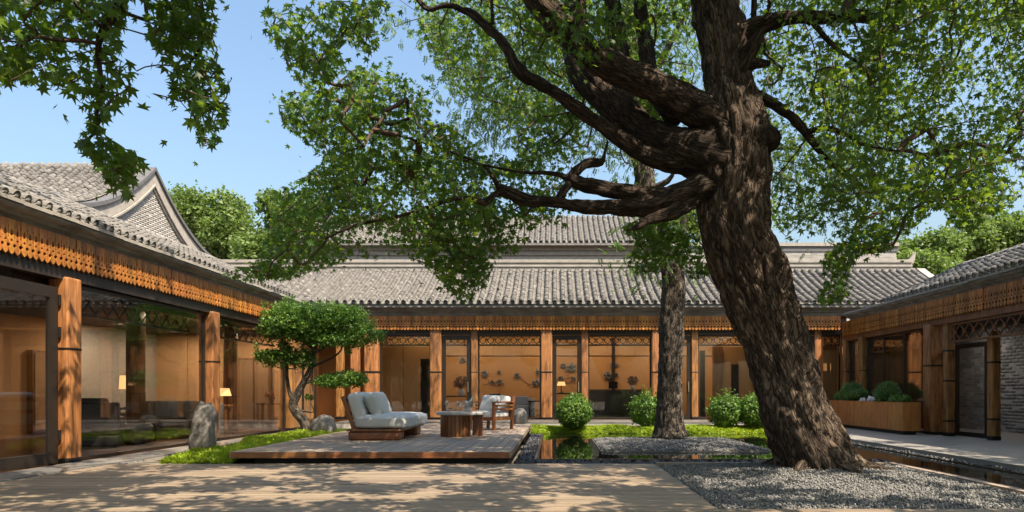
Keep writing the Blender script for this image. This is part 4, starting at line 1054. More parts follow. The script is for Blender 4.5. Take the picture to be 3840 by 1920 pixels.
# unseen crown overhead, extended behind the viewpoint to block sky and dapple the deck
up = np.stack([rng.uniform(-8.5, 12.0, 6500), rng.uniform(-8.0, 10.5, 6500), np.zeros(6500)], 1)
up[:,2] = np.maximum(CZ+np.maximum(up[:,1],.3)*YH/FPX, 4.3)+.8+rng.uniform(0, 1.5, 6500)
def above(p, m): return p[:,2] > CZ+np.maximum(p[:,1],.3)*YH/FPX+m
up = up[above(up, .75)]
q = up-np.outer(up[:,2]-7, np.array(SUN_DIR)/SUN_DIR.z)
dens = np.array([noise.noise(Vector((p[0]*.6, p[1]*1.0, 3.3)))+.8*noise.noise(Vector((p[0]*1.5, p[1]*2.6, 7.3))) for p in q]); gx_ = up[:,0]-.5*up[:,2]; gy_ = up[:,1]+.5*up[:,2]
thr = np.where(gx_ < -3.0, -.15, np.where((gx_ > -.3) & (gy_ < 7.6), -.17, -.38)); thr = thr+np.where(up[:,1] > 5.5, .22, 0); up = up[dens > thr]
# crown top over the frame
top = np.stack([rng.normal(2.5, 4.2, 200), rng.normal(10.0, 2.8, 200), rng.uniform(7.0, 11.5, 200)], 1)
top = top[above(top, .6)]
def lit_zone(p):  # thins unseen leaves along the sun's path so chosen ground stays lit
    gx, gy = p[:,0]-.5*p[:,2], p[:,1]+.5*p[:,2]; r = rng.uniform(0, 1, len(p)); k = np.ones(len(p), bool)
    for x0, x1, y0, y1, pr in ((-6.6,-4.9,10.4,15.5,.15), (-9.5,-7.6,8.5,14.5,.45), (-.8,6.8,18.3,21.5,.08), (1.0,4.3,13.3,17,.45), (-4.8,-3.0,11.5,13,.5), (3.4,6.0,8.0,11.5,.5)):
        k &= ~((gx > x0) & (gx < x1) & (gy > y0) & (gy < y1) & (r > pr))
    return k
up = up[lit_zone(up)]; top = top[lit_zone(top)]
allc = np.vstack([near, cl, up, top])
nodes, edges, par = grow(seeds, allc)
link('twigs', twig_mesh('twigs', nodes, edges, par, len(seeds), M['twig'], TB), pt)['kind'] = 'stuff'
LEAF_ME = npmesh('leaf', STAR[0], STAR[1], M['leaf'])
def trim(L, polys, soft, Dlo=0):
    dx = (XP+L[0][:,0]/L[0][:,1]*FPX)/1.49068; dy = (YH-(L[0][:,2]-CZ)/L[0][:,1]*FPX)/1.49068
    ok = dy < -10
    for p in polys: ok |= in_poly(dx, dy, p)
    ok |= rng.uniform(0, 1, len(ok)) < soft
    return tuple(a[ok] for a in L)
ln = trim(leaves_for(near, 12, .10, .084, .68, .9), (A1, A2, B1), .05)
order = np.argsort([(0, np.linalg.norm(p))[1] + (0 if inframe(p) else 50) for p in ln[0]]); pk = order[:300]; rs = order[300:]
for i in pk:
    link('leaf', LEAF_ME, pt, tuple(ln[0][i]-TB), tuple(Matrix(ln[1][i].tolist()).to_euler()), (ln[2][i],)*3)
lc = trim(leaves_for(cl, 27, .155, .072, .5, .85), (C1, D1, D2, D3, E1, F1, F2, F3, G1, H2), .05); lu = leaves_for(np.vstack([up, top]), 21, .13, .13, .2, .5)
Ps = np.vstack([ln[0][rs], lc[0]]); Rs = np.vstack([ln[1][rs], lc[1]]); Ss = np.concatenate([ln[2][rs], lc[2]])
V, F = scatter(STAR[0], STAR[1], Ps, Rs, Ss)
BROAD = np.array([(0,-.2,0),(.8,.15,-.1),(.35,.3,0),(0,1,-.15),(-.35,.3,0),(-.8,.15,-.1)]), np.array([(0,1,2),(0,2,4),(0,4,5),(2,3,4)])
V2_, F2_ = scatter(BROAD[0], BROAD[1], lu[0], lu[1], lu[2]); F = np.vstack([F, F2_+len(V)]); V = np.vstack([V, V2_])
link('foliage', npmesh('foliage', V-TB, F, M['leaf']), pt)['kind'] = 'stuff'

# second tree on the island
T2 = np.array([2.69, 15.6, .08])
t2 = thing('ash_tree', 'straight grey trunk of a second tree standing on the gravel island', 'tree', tuple(T2))
D2_ = 15.6
tr2 = dpts([(1686,1100,D2_,84),(1685,1080,D2_,72),(1684,1040,D2_,66),(1686,940,D2_,60),(1689,860,D2_,62),(1691,780,D2_,58),(1692,690,D2_,56),(1668,635,D2_,46),(1640,575,D2_,46),(1625,490,D2_,50),(1618,410,D2_,48),(1605,260,D2_,42),(1590,80,D2_,36),(1575,-120,D2_,28),(1560,-400,D2_,14)])
limb_obj('trunk', tr2, M['bark2'], t2, nseg=56, step=.05, disp=.035, freq=9, seed=11, flare=lambda s, t: math.exp(-s/.25)*(.1+.1*math.cos(4*t)))
lim2 = [[(1692,690,D2_,40),(1712,640,15.5,24),(1720,560,15.4,18),(1740,480,15.3,10)], [(1618,430,D2_,30),(1560,330,15.7,20),(1500,200,15.8,14),(1420,60,16,8)], [(1605,260,D2_,26),(1680,120,15.5,16),(1740,0,15.4,10)], [(1625,480,D2_,20),(1680,455,15.4,14),(1696,430,15.3,8)], [(1590,80,D2_,24),(1480,-60,15.2,16),(1300,-160,14.8,8)]]
s2 = [catmull(tr2, .2)[20:, :3]]
for i, l in enumerate(lim2):
    p = dpts(l); limb_obj('limb', p, M['bark2'], t2, nseg=12, step=.1, disp=.008, freq=14, seed=i); s2.append(catmull(p, .15)[:, :3])
s2 = np.vstack(s2)
H1 = [(1130,200),(1330,180),(1480,300),(1600,330),(1700,420),(1600,450),(1570,420),(1440,400),(1350,430),(1260,400),(1180,330)]
H2 = [(1560,560),(1620,545),(1700,570),(1790,610),(1800,690),(1740,700),(1690,650),(1640,690),(1570,680),(1600,620)]
H3 = [(1060,40),(1740,0),(1745,300),(1560,330),(1300,300),(1120,180)]
H4 = [(1880,250),(2200,200),(2300,500),(2100,600),(1960,560)]
c2 = np.vstack([region(H1, 60, 14.5, 16.5), region(H2, 14, 14.6, 15.6), region(H3, 130, 14.2, 17), region(H4, 60, 14.5, 16.5)])
upc = np.stack([rng.normal(2.5,3.2,160), rng.normal(15.6,2.4,160), rng.uniform(9.5,13,160)],1); upc = upc[lit_zone(upc)]; c2 = np.vstack([c2, upc])
nd, eg, pr_ = grow(s2, c2); link('twigs', twig_mesh('twigs', nd, eg, pr_, len(s2), M['twig'], T2, .006, .005), t2)['kind'] = 'stuff'
l2 = leaves_for(c2, 20, .32, .165, .42, .8); V, F = scatter(PINN[0], PINN[1], *l2)
link('foliage', npmesh('foliage', V-T2, F, M['leaf2']), t2)['kind'] = 'stuff'

# background trees
def far_tree(base, lobes, label, n, size, trunk_r=.25, name='far_tree', mat='bgleaf', group='trees beyond the roofs'):
    base = np.array(base, float); t = thing(name, label, 'tree', tuple(base), group)
    top = max(l[2] for l in lobes); cx = np.mean([l[0] for l in lobes]); cy = np.mean([l[1] for l in lobes])
    tr = [(base[0], base[1], base[2], trunk_r*1.3), ((base[0]+cx)/2, (base[1]+cy)/2, base[2]+(top-base[2])*.35, trunk_r), (cx, cy, base[2]+(top-base[2])*.8, trunk_r*.4)]
    limb_obj('trunk', tr, M['bark2'], t, nseg=10, step=.4)
    vols = np.array([l[3]**2 for l in lobes]); pos = []
    for (x, y, z, r), v in zip(lobes, vols/vols.sum()):
        m = int(n*v); d = rng.normal(size=(m,3)); d /= np.linalg.norm(d,axis=1,keepdims=True); rad = r*rng.uniform(.25,1,m)**.5
        ns = np.array([noise.noise(Vector((d_[0]*2.2+x, d_[1]*2.2+y, d_[2]*2.2+z))) for d_ in d]); rad *= 1+.6*ns+.35*np.array([noise.noise(Vector((d_[0]*6+x, d_[1]*6+y, d_[2]*6+z))) for d_ in d])
        pos.append(np.array([x,y,z])+d*rad[:,None]*np.array([1,1,.9]))
        li = [(cx, cy, base[2]+(z-base[2])*.55, trunk_r*.4), ((cx+x)/2, (cy+y)/2, z-r*.3, trunk_r*.25), (x, y, z+r*.3, .03)]
        limb_obj('limb', li, M['bark2'], t, nseg=6, step=.6)
    pos = np.vstack(pos); k = len(pos); nr = rng.normal(0,.8,(k,3)); nr[:,2] += .8
    V, F = scatter(SMALL[0], SMALL[1], pos, frame_from(nr, rng.normal(0,1,(k,3))), size*rng.uniform(.6,1.4,k))
    link('crown', npmesh('crown', V-base, F, M[mat]), t)['kind'] = 'stuff'
def lobes_at(spec, D):
    out = []
    for dx, dy, r in spec: p = W(dx, dy, D); out.append((p[0], p[1]+random.uniform(-1.5,1.5), p[2], r*D/1717))
    return out
def gxy(dx, D): return (W(dx, 900, D)[0], D, -.45)
far_tree(gxy(505,46), lobes_at([(470,520,45),(510,540,55),(550,580,60),(590,540,50),(600,600,60),(480,590,50),(640,640,60),(540,650,60)],46), 'rounded pale green tree beside the brick gable beyond the left roof', 18000, .24)
far_tree(gxy(680,42), lobes_at([(690,520,40),(700,580,60),(740,620,60),(660,640,55),(780,560,60),(820,620,60)],42), 'green tree half hidden behind the hanging maple boughs', 14000, .23)
far_tree(gxy(2310,44), lobes_at([(2270,650,40),(2320,640,60),(2300,690,60),(2370,620,55),(2240,680,35),(2360,690,60)],44), 'bushy bright green tree beside the upturned ridge end', 17000, .23)
far_tree(gxy(2470,48), lobes_at([(2440,610,50),(2490,600,60),(2540,580,55),(2420,660,60),(2580,600,60),(2500,660,60)],48), 'bright green tree above the right gallery roof', 17000, .24)
far_tree(gxy(1760,50), lobes_at([(1700,560,60),(1760,520,70),(1820,580,60),(1880,540,60)],50), 'tree crown seen through the branches behind the rear hall', 9000, .27)

# =================================================================== PLANTS AND ROCKS
def moss_patch(name, label, hf, x0, x1, y0, y1, n, ok=lambda x, y: True, size=.05):
    mb = MB(); N = 40; vs = []
    for j in range(N+1):
        for i in range(N+1):
            x = x0+(x1-x0)*i/N; y = y0+(y1-y0)*j/N; vs.append((x, y, hf(x, y)))
    mb.add(vs, [(j*(N+1)+i, j*(N+1)+i+1, (j+1)*(N+1)+i+1, (j+1)*(N+1)+i) for j in range(N) for i in range(N) if ok((x0+(x1-x0)*(i+.5)/N), (y0+(y1-y0)*(j+.5)/N))])
    t = thing(name, label, 'moss', ((x0+x1)/2, (y0+y1)/2, -.05), kind='stuff')
    mb.build('moss_ground', M['mossbase'], t, smooth='all')['kind'] = 'stuff'
    P = []
    while len(P) < n:
        x, y = random.uniform(x0, x1), random.uniform(y0, y1)
        if ok(x, y): P.append((x, y, hf(x, y)+.005))
    P = np.array(P); tv = []; tf = []
    for k in range(6):
        a = 2*PI*k/6; c, s = math.cos(a), math.sin(a); b = len(tv)
        tv += [(0,0,0),(c*.5-s*.22, s*.5+c*.22, .55),(c*1.0, s*1.0, .75+.2*(k % 2)),(c*.5+s*.22, s*.5-c*.22, .55)]; tf += [(b,b+1,b+2),(b,b+2,b+3)]
    nr = rng.normal(0,.45,(n,3)); nr[:,2] += 1
    V, F = scatter(np.array(tv), np.array(tf), P, frame_from(nr, rng.normal(0,1,(n,3))), size*rng.uniform(.5,1.3,n))
    link('moss_tufts', npmesh('moss_tufts', V-np.array(t.location), F, M['moss']), t)['kind'] = 'stuff'
    return t
def hn(x, y, s=1.7): return noise.noise(Vector((x*s, y*s, 1.1)))
mlf = lambda x, y: -.02+.10*max(0, min(1, (x+6.75)/.4, (y-10.55)/.5, (18.2-y)/1.0))*(1+.8*hn(x, y))+.04*hn(x*3, y*3)
moss_patch('moss', 'bright green moss bed between the left ledge and the platform', mlf, -6.6, -4.99, 10.56, 18.2, 7500, lambda x, y: x > -6.15-.35*math.sin(y*.9)-.05*(y-11), .065)
mrf = lambda x, y: -.10+.145*max(0, min(1, (y-19.45)/.35, (21.0-y)/.4))*(1+.5*hn(x*.8, y))
moss_patch('moss', 'long bright moss bank along the far edge of the pool', mrf, -.68, 6.6, 19.45, 21.0, 9000, size=.048)

def rock(name, label, c, dims, seed, mat='rock', lean=(0, 0), group=None, flat=0, rough=.35):
    bm = bmesh.new(); bmesh.ops.create_icosphere(bm, subdivisions=4, radius=1)
    for v in bm.verts:
        p = v.co.copy(); d = noise.fractal(p*1.2+Vector((seed*3.1, seed, 0)), .9, 2.1, 4)*rough+noise.noise(p*5+Vector((seed,0,seed)))*.05
        q = p*(1+d)
        q.x = max(-.82, min(.85, q.x)) if flat else q.x
        v.co = Vector((q.x*dims[0]+lean[0]*q.z*dims[2], q.y*dims[1]+lean[1]*q.z*dims[2], (q.z+.75)*dims[2]))
    me = bpy.data.meshes.new(name); bm.to_mesh(me); bm.free()
    for p in me.polygons: p.use_smooth = True
    me.set_sharp_from_angle(angle=R(35)); me.materials.append(M[mat])
    o = link(name, me, None, c); tag(o, label, 'rock', group); return o
rock('rock', 'tall upright pale grey rock at the edge of the left moss', (-5.92, 11.5, -.06), (.215,.22,.56), 1.3, lean=(.10,0), flat=1, rough=.22)
rock('rock', 'dark dome shaped boulder at the foot of the cloud pruned tree', (-5.65, 16.7, -.03), (.30,.27,.33), 4.2, rough=.15)
rock('rock', 'rounded grey boulder beside the clipped ball bush', (-1.02, 19.9, .0), (.24,.22,.36), 6.6, rough=.15)
rock('rock', 'small grey stone half hidden behind the second trunk', (3.6, 20.4, .0), (.20,.2,.2), 8.1)
rock('rock', 'flat pale stone lying in the left moss', (-5.75, 13.3, .07), (.16,.10,.05), 2.8)

def bush(label, c, rad, n, size=.06, mat='bush', squash=.95, stems=True, jag=.12, name='bush', group=None, shape=None):
    c = np.array(c, float); t = thing(name, label, 'bush', (c[0], c[1], c[2]), group)
    d = rng.normal(size=(n,3)); d /= np.linalg.norm(d,axis=1,keepdims=True)
    ns = np.array([noise.noise(Vector((q[0]*3+c[0], q[1]*3+c[1], q[2]*3)))+.5*noise.noise(Vector((q[0]*7+c[0], q[1]*7+c[1], q[2]*7))) for q in d])
    rr_ = rad*(1+jag*ns)*rng.uniform(.45,1.0,n)**.35
    pos = d*rr_[:,None]*np.array([1,1,squash]); pos[:,2] += rad*squash*.95
    sh = []
    for i in range(26):
        a, e = rng.uniform(0, 2*PI), rng.uniform(.1, 1.4); u_ = np.array([math.cos(a)*math.cos(e), math.sin(a)*math.cos(e), math.sin(e)]); m_ = 9
        sh.append(np.array([0,0,rad*squash*.95])+u_*(rad*np.linspace(.95, 1.0+jag*rng.uniform(.5, 1.6), m_))[:,None]+rng.normal(0,.012,(m_,3)))
    pos = np.vstack([pos]+sh)
    pos = pos[pos[:,2] > .03]; k = len(pos); nr = pos-np.array([0,0,rad*squash*.9]); nr = nr/np.linalg.norm(nr,axis=1,keepdims=True)+rng.normal(0,.55,(k,3)); 
    V, F = scatter(SMALL[0], SMALL[1], pos, frame_from(nr, rng.normal(0,1,(k,3))+np.array([0,0,.6])), size*rng.uniform(.6,1.3,k))
    link('foliage', npmesh('foliage', V, F, M[mat]), t)['kind'] = 'stuff'
    for i in range(6):
        a = 2*PI*i/6; limb_obj('stem', [(c[0]+.05*math.cos(a), c[1]+.05*math.sin(a), c[2]-.03, .012),(c[0]+rad*.3*math.cos(a), c[1]+rad*.3*math.sin(a), c[2]+rad*.5, .01),(c[0]+rad*.6*math.cos(a), c[1]+rad*.6*math.sin(a), c[2]+rad*1.1, .006)], M['twig'], t, nseg=6, step=.15)
    return t
bush('clipped ball shaped green bush beside the rounded boulder', (dx2u(2152,19.6), 19.6, .04), .52, 6500, .062)
bush('loose green bush with reddish tips left of the second trunk', (dx2u(2425,20.3), 20.3, .06), .50, 4200, .07, jag=.35, squash=1.0)
bush('airy green bush between the second trunk and big tree', (dx2u(2722,20.2), 20.2, .06), .50, 4200, .07, jag=.40, squash=.95)
bush('dense rounded green bush touching the big trunk', (dx2u(2832,20.0), 20.0, .06), .52, 5200, .065, jag=.15, squash=.95)

# cloud pruned tree
KB = np.array([*W(778, 1092, 17.3)]); KB[2] = .02
kb = thing('cloud_pruned_tree', 'small cloud pruned tree with bent trunk and flat leaf pads beside the gallery', 'tree', tuple(KB))
D = 17.3
k1 = dpts([(780,1094,D,27),(765,1060,D,25),(745,1035,D,24),(738,1015,D,23),(748,992,D,20),(765,960,D,16),(782,925,D,14),(790,880,D,12),(800,840,D,10),(815,800,D,5)])
limb_obj('trunk', k1, M['bark2'], kb, nseg=20, step=.04, disp=.012, freq=14, seed=5)
for l in ([(742,1015,D,14),(728,985,D,10),(722,950,D,9),(720,910,D,7),(700,890,D,4)], [(760,965,D,9),(800,955,D,8),(850,945,D,5),(880,955,D,3)], [(750,1032,D,7),(770,1035,D,5),(790,1036,D,3),(780,1010,D,2)], [(788,890,D,8),(840,860,D,6),(900,840,D,4)], [(790,880,D,8),(740,840,D,6),(690,820,D,4)], [(782,925,D,6),(850,890,D,5),(868,850,D,3)]):
    limb_obj('branch', dpts(l), M['bark2'], kb, nseg=8, step=.08, disp=.004, freq=16)
pads = [(745,815,75,40),(700,830,50,28),(800,800,80,40),(850,815,80,42),(905,845,58,30),(730,780,40,22),(870,790,50,24),(680,800,22,20),(790,850,60,22),(850,855,60,18),
        (700,900,52,22),(675,895,36,14),(760,910,42,18),(745,890,50,16),(862,955,56,22),(830,960,36,16),(895,955,32,18),(778,1000,12,7),(715,870,16,14)]
pos = []
for (px_, py_, a, b_) in pads:
    m = int(a*b_*1.9)+60; d = rng.normal(size=(m,3)); d /= np.linalg.norm(d,axis=1,keepdims=True); c = W(px_, py_, D+rng.uniform(-.25,.25))
    ns = np.array([noise.noise(Vector((q[0]*3+px_, q[1]*3, q[2]*3)))+.6*noise.noise(Vector((q[0]*8+px_, q[1]*8, q[2]*8))) for q in d]); k = D/1717
    gp_ = np.array([noise.noise(Vector((q[0]*4.5+px_, q[1]*4.5, q[2]*4.5+py_))) for q in d]); keep_ = gp_ > -.12; d = d[keep_]; ns = ns[keep_]; m = len(d)
    pos.append(c+d*(rng.uniform(.3,1,m)**.4*(1+.55*ns))[:,None]*np.array([a*k, max(a*k*.75,.1), b_*k]))
# upright shoots
for (px_, py_, h) in ((733,770,26),(690,790,22),(800,835,20),(950,850,16),(645,880,16),(706,870,22),(760,790,18),(660,805,20),(720,775,30),(690,860,26),(770,780,20),(840,790,20),(900,815,22),(935,830,24),(960,845,16),(650,900,14),(880,880,10),(665,780,22),(815,785,18)):
    m = 60; c = W(px_, py_, D-.2); pos.append(c+np.stack([rng.normal(0,.035,m), rng.normal(0,.035,m), rng.uniform(-.1, h*D/1717, m)],1))
pos = np.vstack(pos); k = len(pos); nr = rng.normal(0,.7,(k,3)); nr[:,2] += .9
V, F = scatter(SMALL[0], SMALL[1], pos, frame_from(nr, rng.normal(0,1,(k,3))+np.array([0,0,.3])), .062*rng.uniform(.6,1.3,k))
link('foliage', npmesh('foliage', V-KB, F, M['bonsai']), kb)['kind'] = 'stuff'

# planter on the right with pine bonsais and white rocks
plx0, plx1, ply0, ply1 = 8.83, 9.27, 17.3, 22.0
pl = thing('planter', 'long rust coloured steel planter standing before the right gallery', 'planter', (8.83, 17.3, .0))
b = MB(); b.box(plx0+.06, plx1-.06, ply0+.1, ply1-.1, .0, .11); b.build('plinth', M['black'], pl)
PP = unit_box('side_panel', M['corten'])
for i in range(6):
    a = ply0+(ply1-ply0)*i/6; e = ply0+(ply1-ply0)*(i+1)/6
    for x in (plx0, plx1): link('side_panel', PP, pl, (x-8.83, (a+e)/2-17.3, .475), None, (.02, e-a-.006, .73))
for y in (ply0, ply1): link('end_panel', PP, pl, ((plx0+plx1)/2-8.83, y-17.3, .475), None, (plx1-plx0-.022, .02, .73))
b = MB(); b.box(plx0+.012, plx1-.012, ply0+.012, ply1-.012, .112, .78); b.build('soil', M['ground'], pl)
def pine(label, c, pads_, group='pine bonsais in the planter'):
    t = thing('pine_bonsai', label, 'bonsai', tuple(c), group); c = np.array(c)
    limb_obj('trunk', [(*c, .05), (c[0]+.03, c[1]-.06, c[2]+.16, .04), (c[0]-.02, c[1]+.03, c[2]+.34, .025), (c[0], c[1], c[2]+.48, .01)], M['bark2'], t, nseg=10, step=.05, disp=.006, freq=18)
    pos = []
    for dx_, dy_, dz_, r in pads_:
        m = int(1500*r*r/.06)+150; d = rng.normal(size=(m,3)); d /= np.linalg.norm(d,axis=1,keepdims=True)
        pos.append(c+np.array([dx_,dy_,dz_])+d*(r*rng.uniform(.4,1,m)**.5*(1+.25*np.sin(d[:,0]*9)*np.cos(d[:,1]*8)))[:,None]*np.array([1,1,.62]))
    pos = np.vstack(pos); k = len(pos); nr = rng.normal(0,.8,(k,3)); nr[:,2] += .6
    V, F = scatter(small_leaf(.13,.03)[0], SMALL[1], pos, frame_from(nr, rng.normal(0,1,(k,3))+np.array([0,0,.8])), .075*rng.uniform(.6,1.3,k))
    link('foliage', npmesh('foliage', V-c, F, M['pine']), t)['kind'] = 'stuff'
pine('broad pine bonsai at the far end of the steel planter', (9.03, 20.6, .78), [(0,.1,.42,.28),(0,-.35,.25,.25),(0,.5,.22,.28),(-.05,-.05,.2,.25),(0,.9,.15,.2)])
pine('domed pine bonsai nearer the corner of the steel planter', (9.05, 18.55, .78), [(0,0,.42,.24),(0,-.22,.30,.22),(0,.26,.28,.24),(-.05,0,.18,.26),(.05,.1,.48,.16)])
pine('low blue green pine at the near corner of the steel planter', (9.0, 17.75, .78), [(0,0,.14,.18),(0,-.2,.12,.14),(-.03,.22,.10,.15)])
for i, (y, s, lb_) in enumerate(((19.35,.12,'white jagged rock between the two taller pine bonsais'),(19.9,.10,'low white rock at the foot of the broad pine bonsai'),(21.3,.09,'pinkish grey rock at the far end of the planter'))):
    rock('planter_rock', lb_, (8.97, y, .76), (s*.8,s*1.2,s), 3+i, 'wrock', group='rocks set in the planter')

# =================================================================== FURNITURE ON THE PLATFORM
def soft_box(name, mat, parent, c, dims, rz=0, tilt=0, puff=.06, crease=.8, loc_parent=True, ry=0):
    """upholstered cushion: subdivided rounded box with puffed faces"""
    bm = bmesh.new(); bmesh.ops.create_cube(bm, size=1); bmesh.ops.subdivide_edges(bm, edges=bm.edges[:], cuts=9, use_grid_fill=True)
    for v in bm.verts:
        p = v.co*2; x, y, z = p
        fx, fy, fz = (1-x*x), (1-y*y), (1-z*z); e = .06/np.array(dims)*2
        # superellipse rounding
        q = Vector((x, y, z)); m = max(abs(x), abs(y), abs(z))
        ln_ = (abs(x)**7+abs(y)**7+abs(z)**7)**(1/7) or 1; q = q*(m/ln_)
        k = q.copy()
        k.z += (1 if z > 0 else -1)*puff/dims[2]*2*max(0, fx)**.6*max(0, fy)**.6*(abs(z)) if abs(z) > .99 else 0
        k.z += .02*noise.noise(Vector((x*2+c[0], y*2+c[1], z)))/dims[2]
        v.co = Vector((k.x*dims[0]/2, k.y*dims[1]/2, k.z*dims[2]/2))
    me = bpy.data.meshes.new(name); bm.to_mesh(me); bm.free()
    for p in me.polygons: p.use_smooth = True
    me.materials.append(M[mat]); o = link(name, me, parent); off = Vector(root_of(parent).location) if parent else Vector((0,0,0))
    o.location = Vector(c)-off if not (parent and parent.rotation_euler.z) else Vector(c)
    o.rotation_euler = (tilt, ry, rz); return o
SZ = PZ; dbx0, dbx1, dby0, dby1 = -3.96, -2.94, 13.0, 15.3
db = thing('daybed', 'wide grey cushioned daybed on a dark timber base', 'daybed', (dbx0, dby0, SZ))
for y in (dby0, dby1-.62):
    b = MB(); b.box(dbx0+.02, dbx1-.02 if y == dby0 else dbx1-.02, y, y+.45, SZ, SZ+.17); b.build('plinth', M['teak'], db, bevel=.05, seg=4, smooth=True)
b = MB(); b.box(dbx0, dbx1, dby0-.02, dby1, SZ+.172, SZ+.215); b.build('seat_frame', M['teak'], db, bevel=.008)
soft_box('seat_cushion', 'fabric', db, ((dbx0+dbx1)/2+.10, (dby0+dby1)/2, SZ+.34), (1.12, 2.28, .26), puff=.03)
for y in (dby0+.08, dby1-.1):
    b = MB(); b.bar((dbx0+.12, y, SZ+.20), (dbx0-.10, y, SZ+.84), .075, .05, (0,1,0)); b.build('back_post', M['teakv'], db, bevel=.008)
b = MB(); b.bar((dbx0-.075, dby0+.05, SZ+.76), (dbx0-.075, dby1-.07, SZ+.76), .04, .09); b.bar((dbx0+.0, dby0+.05, SZ+.5), (dbx0+.0, dby1-.07, SZ+.5), .04, .09); b.build('back_rail', M['teak'], db)
for k in range(2):
    soft_box('back_cushion', 'fabric', db, (dbx0+.14, dby0+.60+k*1.1, SZ+.62), (.22, 1.08, .60), puff=.0, ry=R(-17))
soft_box('throw_pillow', 'fabric2', None, (dbx0+.36, dby0+.55, SZ+.64), (.52, .50, .17), rz=R(20), ry=R(62), puff=.05); o = bpy.context.scene.objects[-1]
pill = [x for x in bpy.data.objects if x.name.startswith('throw_pillow')]
tag(pill[0], 'grey square pillow leaning at the near end of the daybed', 'pillow', 'pillows on the daybed')
p2 = soft_box('throw_pillow', 'fabric2', None, (dbx0+.34, dby0+1.20, SZ+.66), (.54, .52, .17), rz=R(-10), ry=R(66), puff=.05); tag(p2, 'grey pillow behind the first on the daybed', 'pillow', 'pillows on the daybed')
# coffee table
TCX, TCY = -2.07, 14.25
ct = thing('coffee_table', 'drum shaped wooden coffee table with a pale stone top', 'table', (TCX, TCY, SZ))
b = MB(); b.lathe((TCX, TCY, SZ), [(.285,.0),(.285,.44)], 40); b.build('drum', M['dark'], ct)
st = MB(); n = 24
smb = MB(); smb.prism([(-.036,-.012),(.036,-.012),(.034,.012),(-.034,.012)], 0, .445); sme = None
for i in range(n):
    a = 2*PI*i/n; 
    if sme is None:
        o = smb.build('stave', M['teakv'], ct, local=True); sme = o.data
    else: o = link('stave', sme, ct)
    o.location = (.298*math.cos(a), .298*math.sin(a), 0); o.rotation_euler = (0, 0, a+PI/2)
b = MB(); b.box(TCX+.33, TCX+.55, TCY+.18, TCY+.24, SZ, SZ+.44); b.build('leg_panel', M['teakv'], ct, bevel=.006)
top_o = MB(); pts_ = []
for k in range(40):
    a = 2*PI*k/40; pts_.append((TCX+.10+.50*math.copysign(abs(math.cos(a))**.8, math.cos(a)), TCY+.03+.40*math.copysign(abs(math.sin(a))**.8, math.sin(a))))
top_o.prism(pts_, SZ+.447, SZ+.515); top_o.build('top', M['table'], ct, bevel=.02, seg=3, smooth=True)
TZ = SZ+.515
def glass(x, y, label):
    t = thing('wine_glass', label, 'glass', (x, y, TZ), 'wine glasses on the coffee table')
    b = MB(); b.lathe((x,y,TZ), [(.034,.0),(.033,.004),(.006,.012),(.005,.11),(.02,.125),(.038,.155),(.042,.185),(.036,.235)], 16, cap=False); b.build('bowl', M['cglass'], t, smooth='all')
    b = MB(); b.lathe((x,y,TZ), [(.018,.128),(.034,.155),(.038,.175)], 12); b.build('wine', M['wine'], t, smooth=True)
glass(-2.22, 14.05, 'stemmed wine glass at the left of the table top'); glass(-1.99, 14.0, 'stemmed wine glass nearest the ice bucket')
ib_ = thing('ice_bucket', 'clear glass ice bucket on the coffee table', 'bucket', (-1.80, 14.1, TZ))
b = MB(); b.lathe((-1.80,14.1,TZ), [(.085,.0),(.10,.02),(.115,.22),(.122,.225),(.10,.215),(.085,.03)], 20); b.build('bucket', M['cglass'], ib_, smooth=True)
b = MB(); b.lathe((-1.80,14.1,TZ), [(.08,.03),(.09,.10)], 14); b.build('ice', M['white'], ib_)
for s in (-1,1):
    b = MB(); b.bar((-1.80+s*.12,14.07,TZ+.17),(-1.80+s*.145,14.07,TZ+.17),.02); b.bar((-1.80+s*.145,14.07,TZ+.11),(-1.80+s*.145,14.07,TZ+.18),.02); b.build('handle', M['metal'], ib_)
bo = thing('wine_bottle', 'silver foiled wine bottle leaning in the ice bucket', 'bottle', (-1.80, 14.12, TZ+.06))
b = MB(); b.lathe((0,0,0), [(.035,0),(.038,.02),(.038,.18),(.016,.25),(.014,.33),(.017,.335),(.017,.35)], 14); bb = b.build('bottle', M['green'], bo, smooth=True, local=True); bb.rotation_euler = (0, R(24), 0)
cs = thing('plate_stand', 'small white footed plate before the wine glasses', 'plate', (-2.13, 13.98, TZ))
b = MB(); b.lathe((-2.13,13.98,TZ), [(.05,0),(.02,.01),(.018,.04),(.085,.05),(.09,.06),(.0,.058)], 20); b.build('plate', M['white'], cs, smooth=True)
b = MB(); b.box(-2.17,-2.13,13.96,13.99,TZ+.06,TZ+.085).box(-2.12,-2.09,13.98,14.01,TZ+.06,TZ+.08); b.build('cake', M['brownwood'], cs)
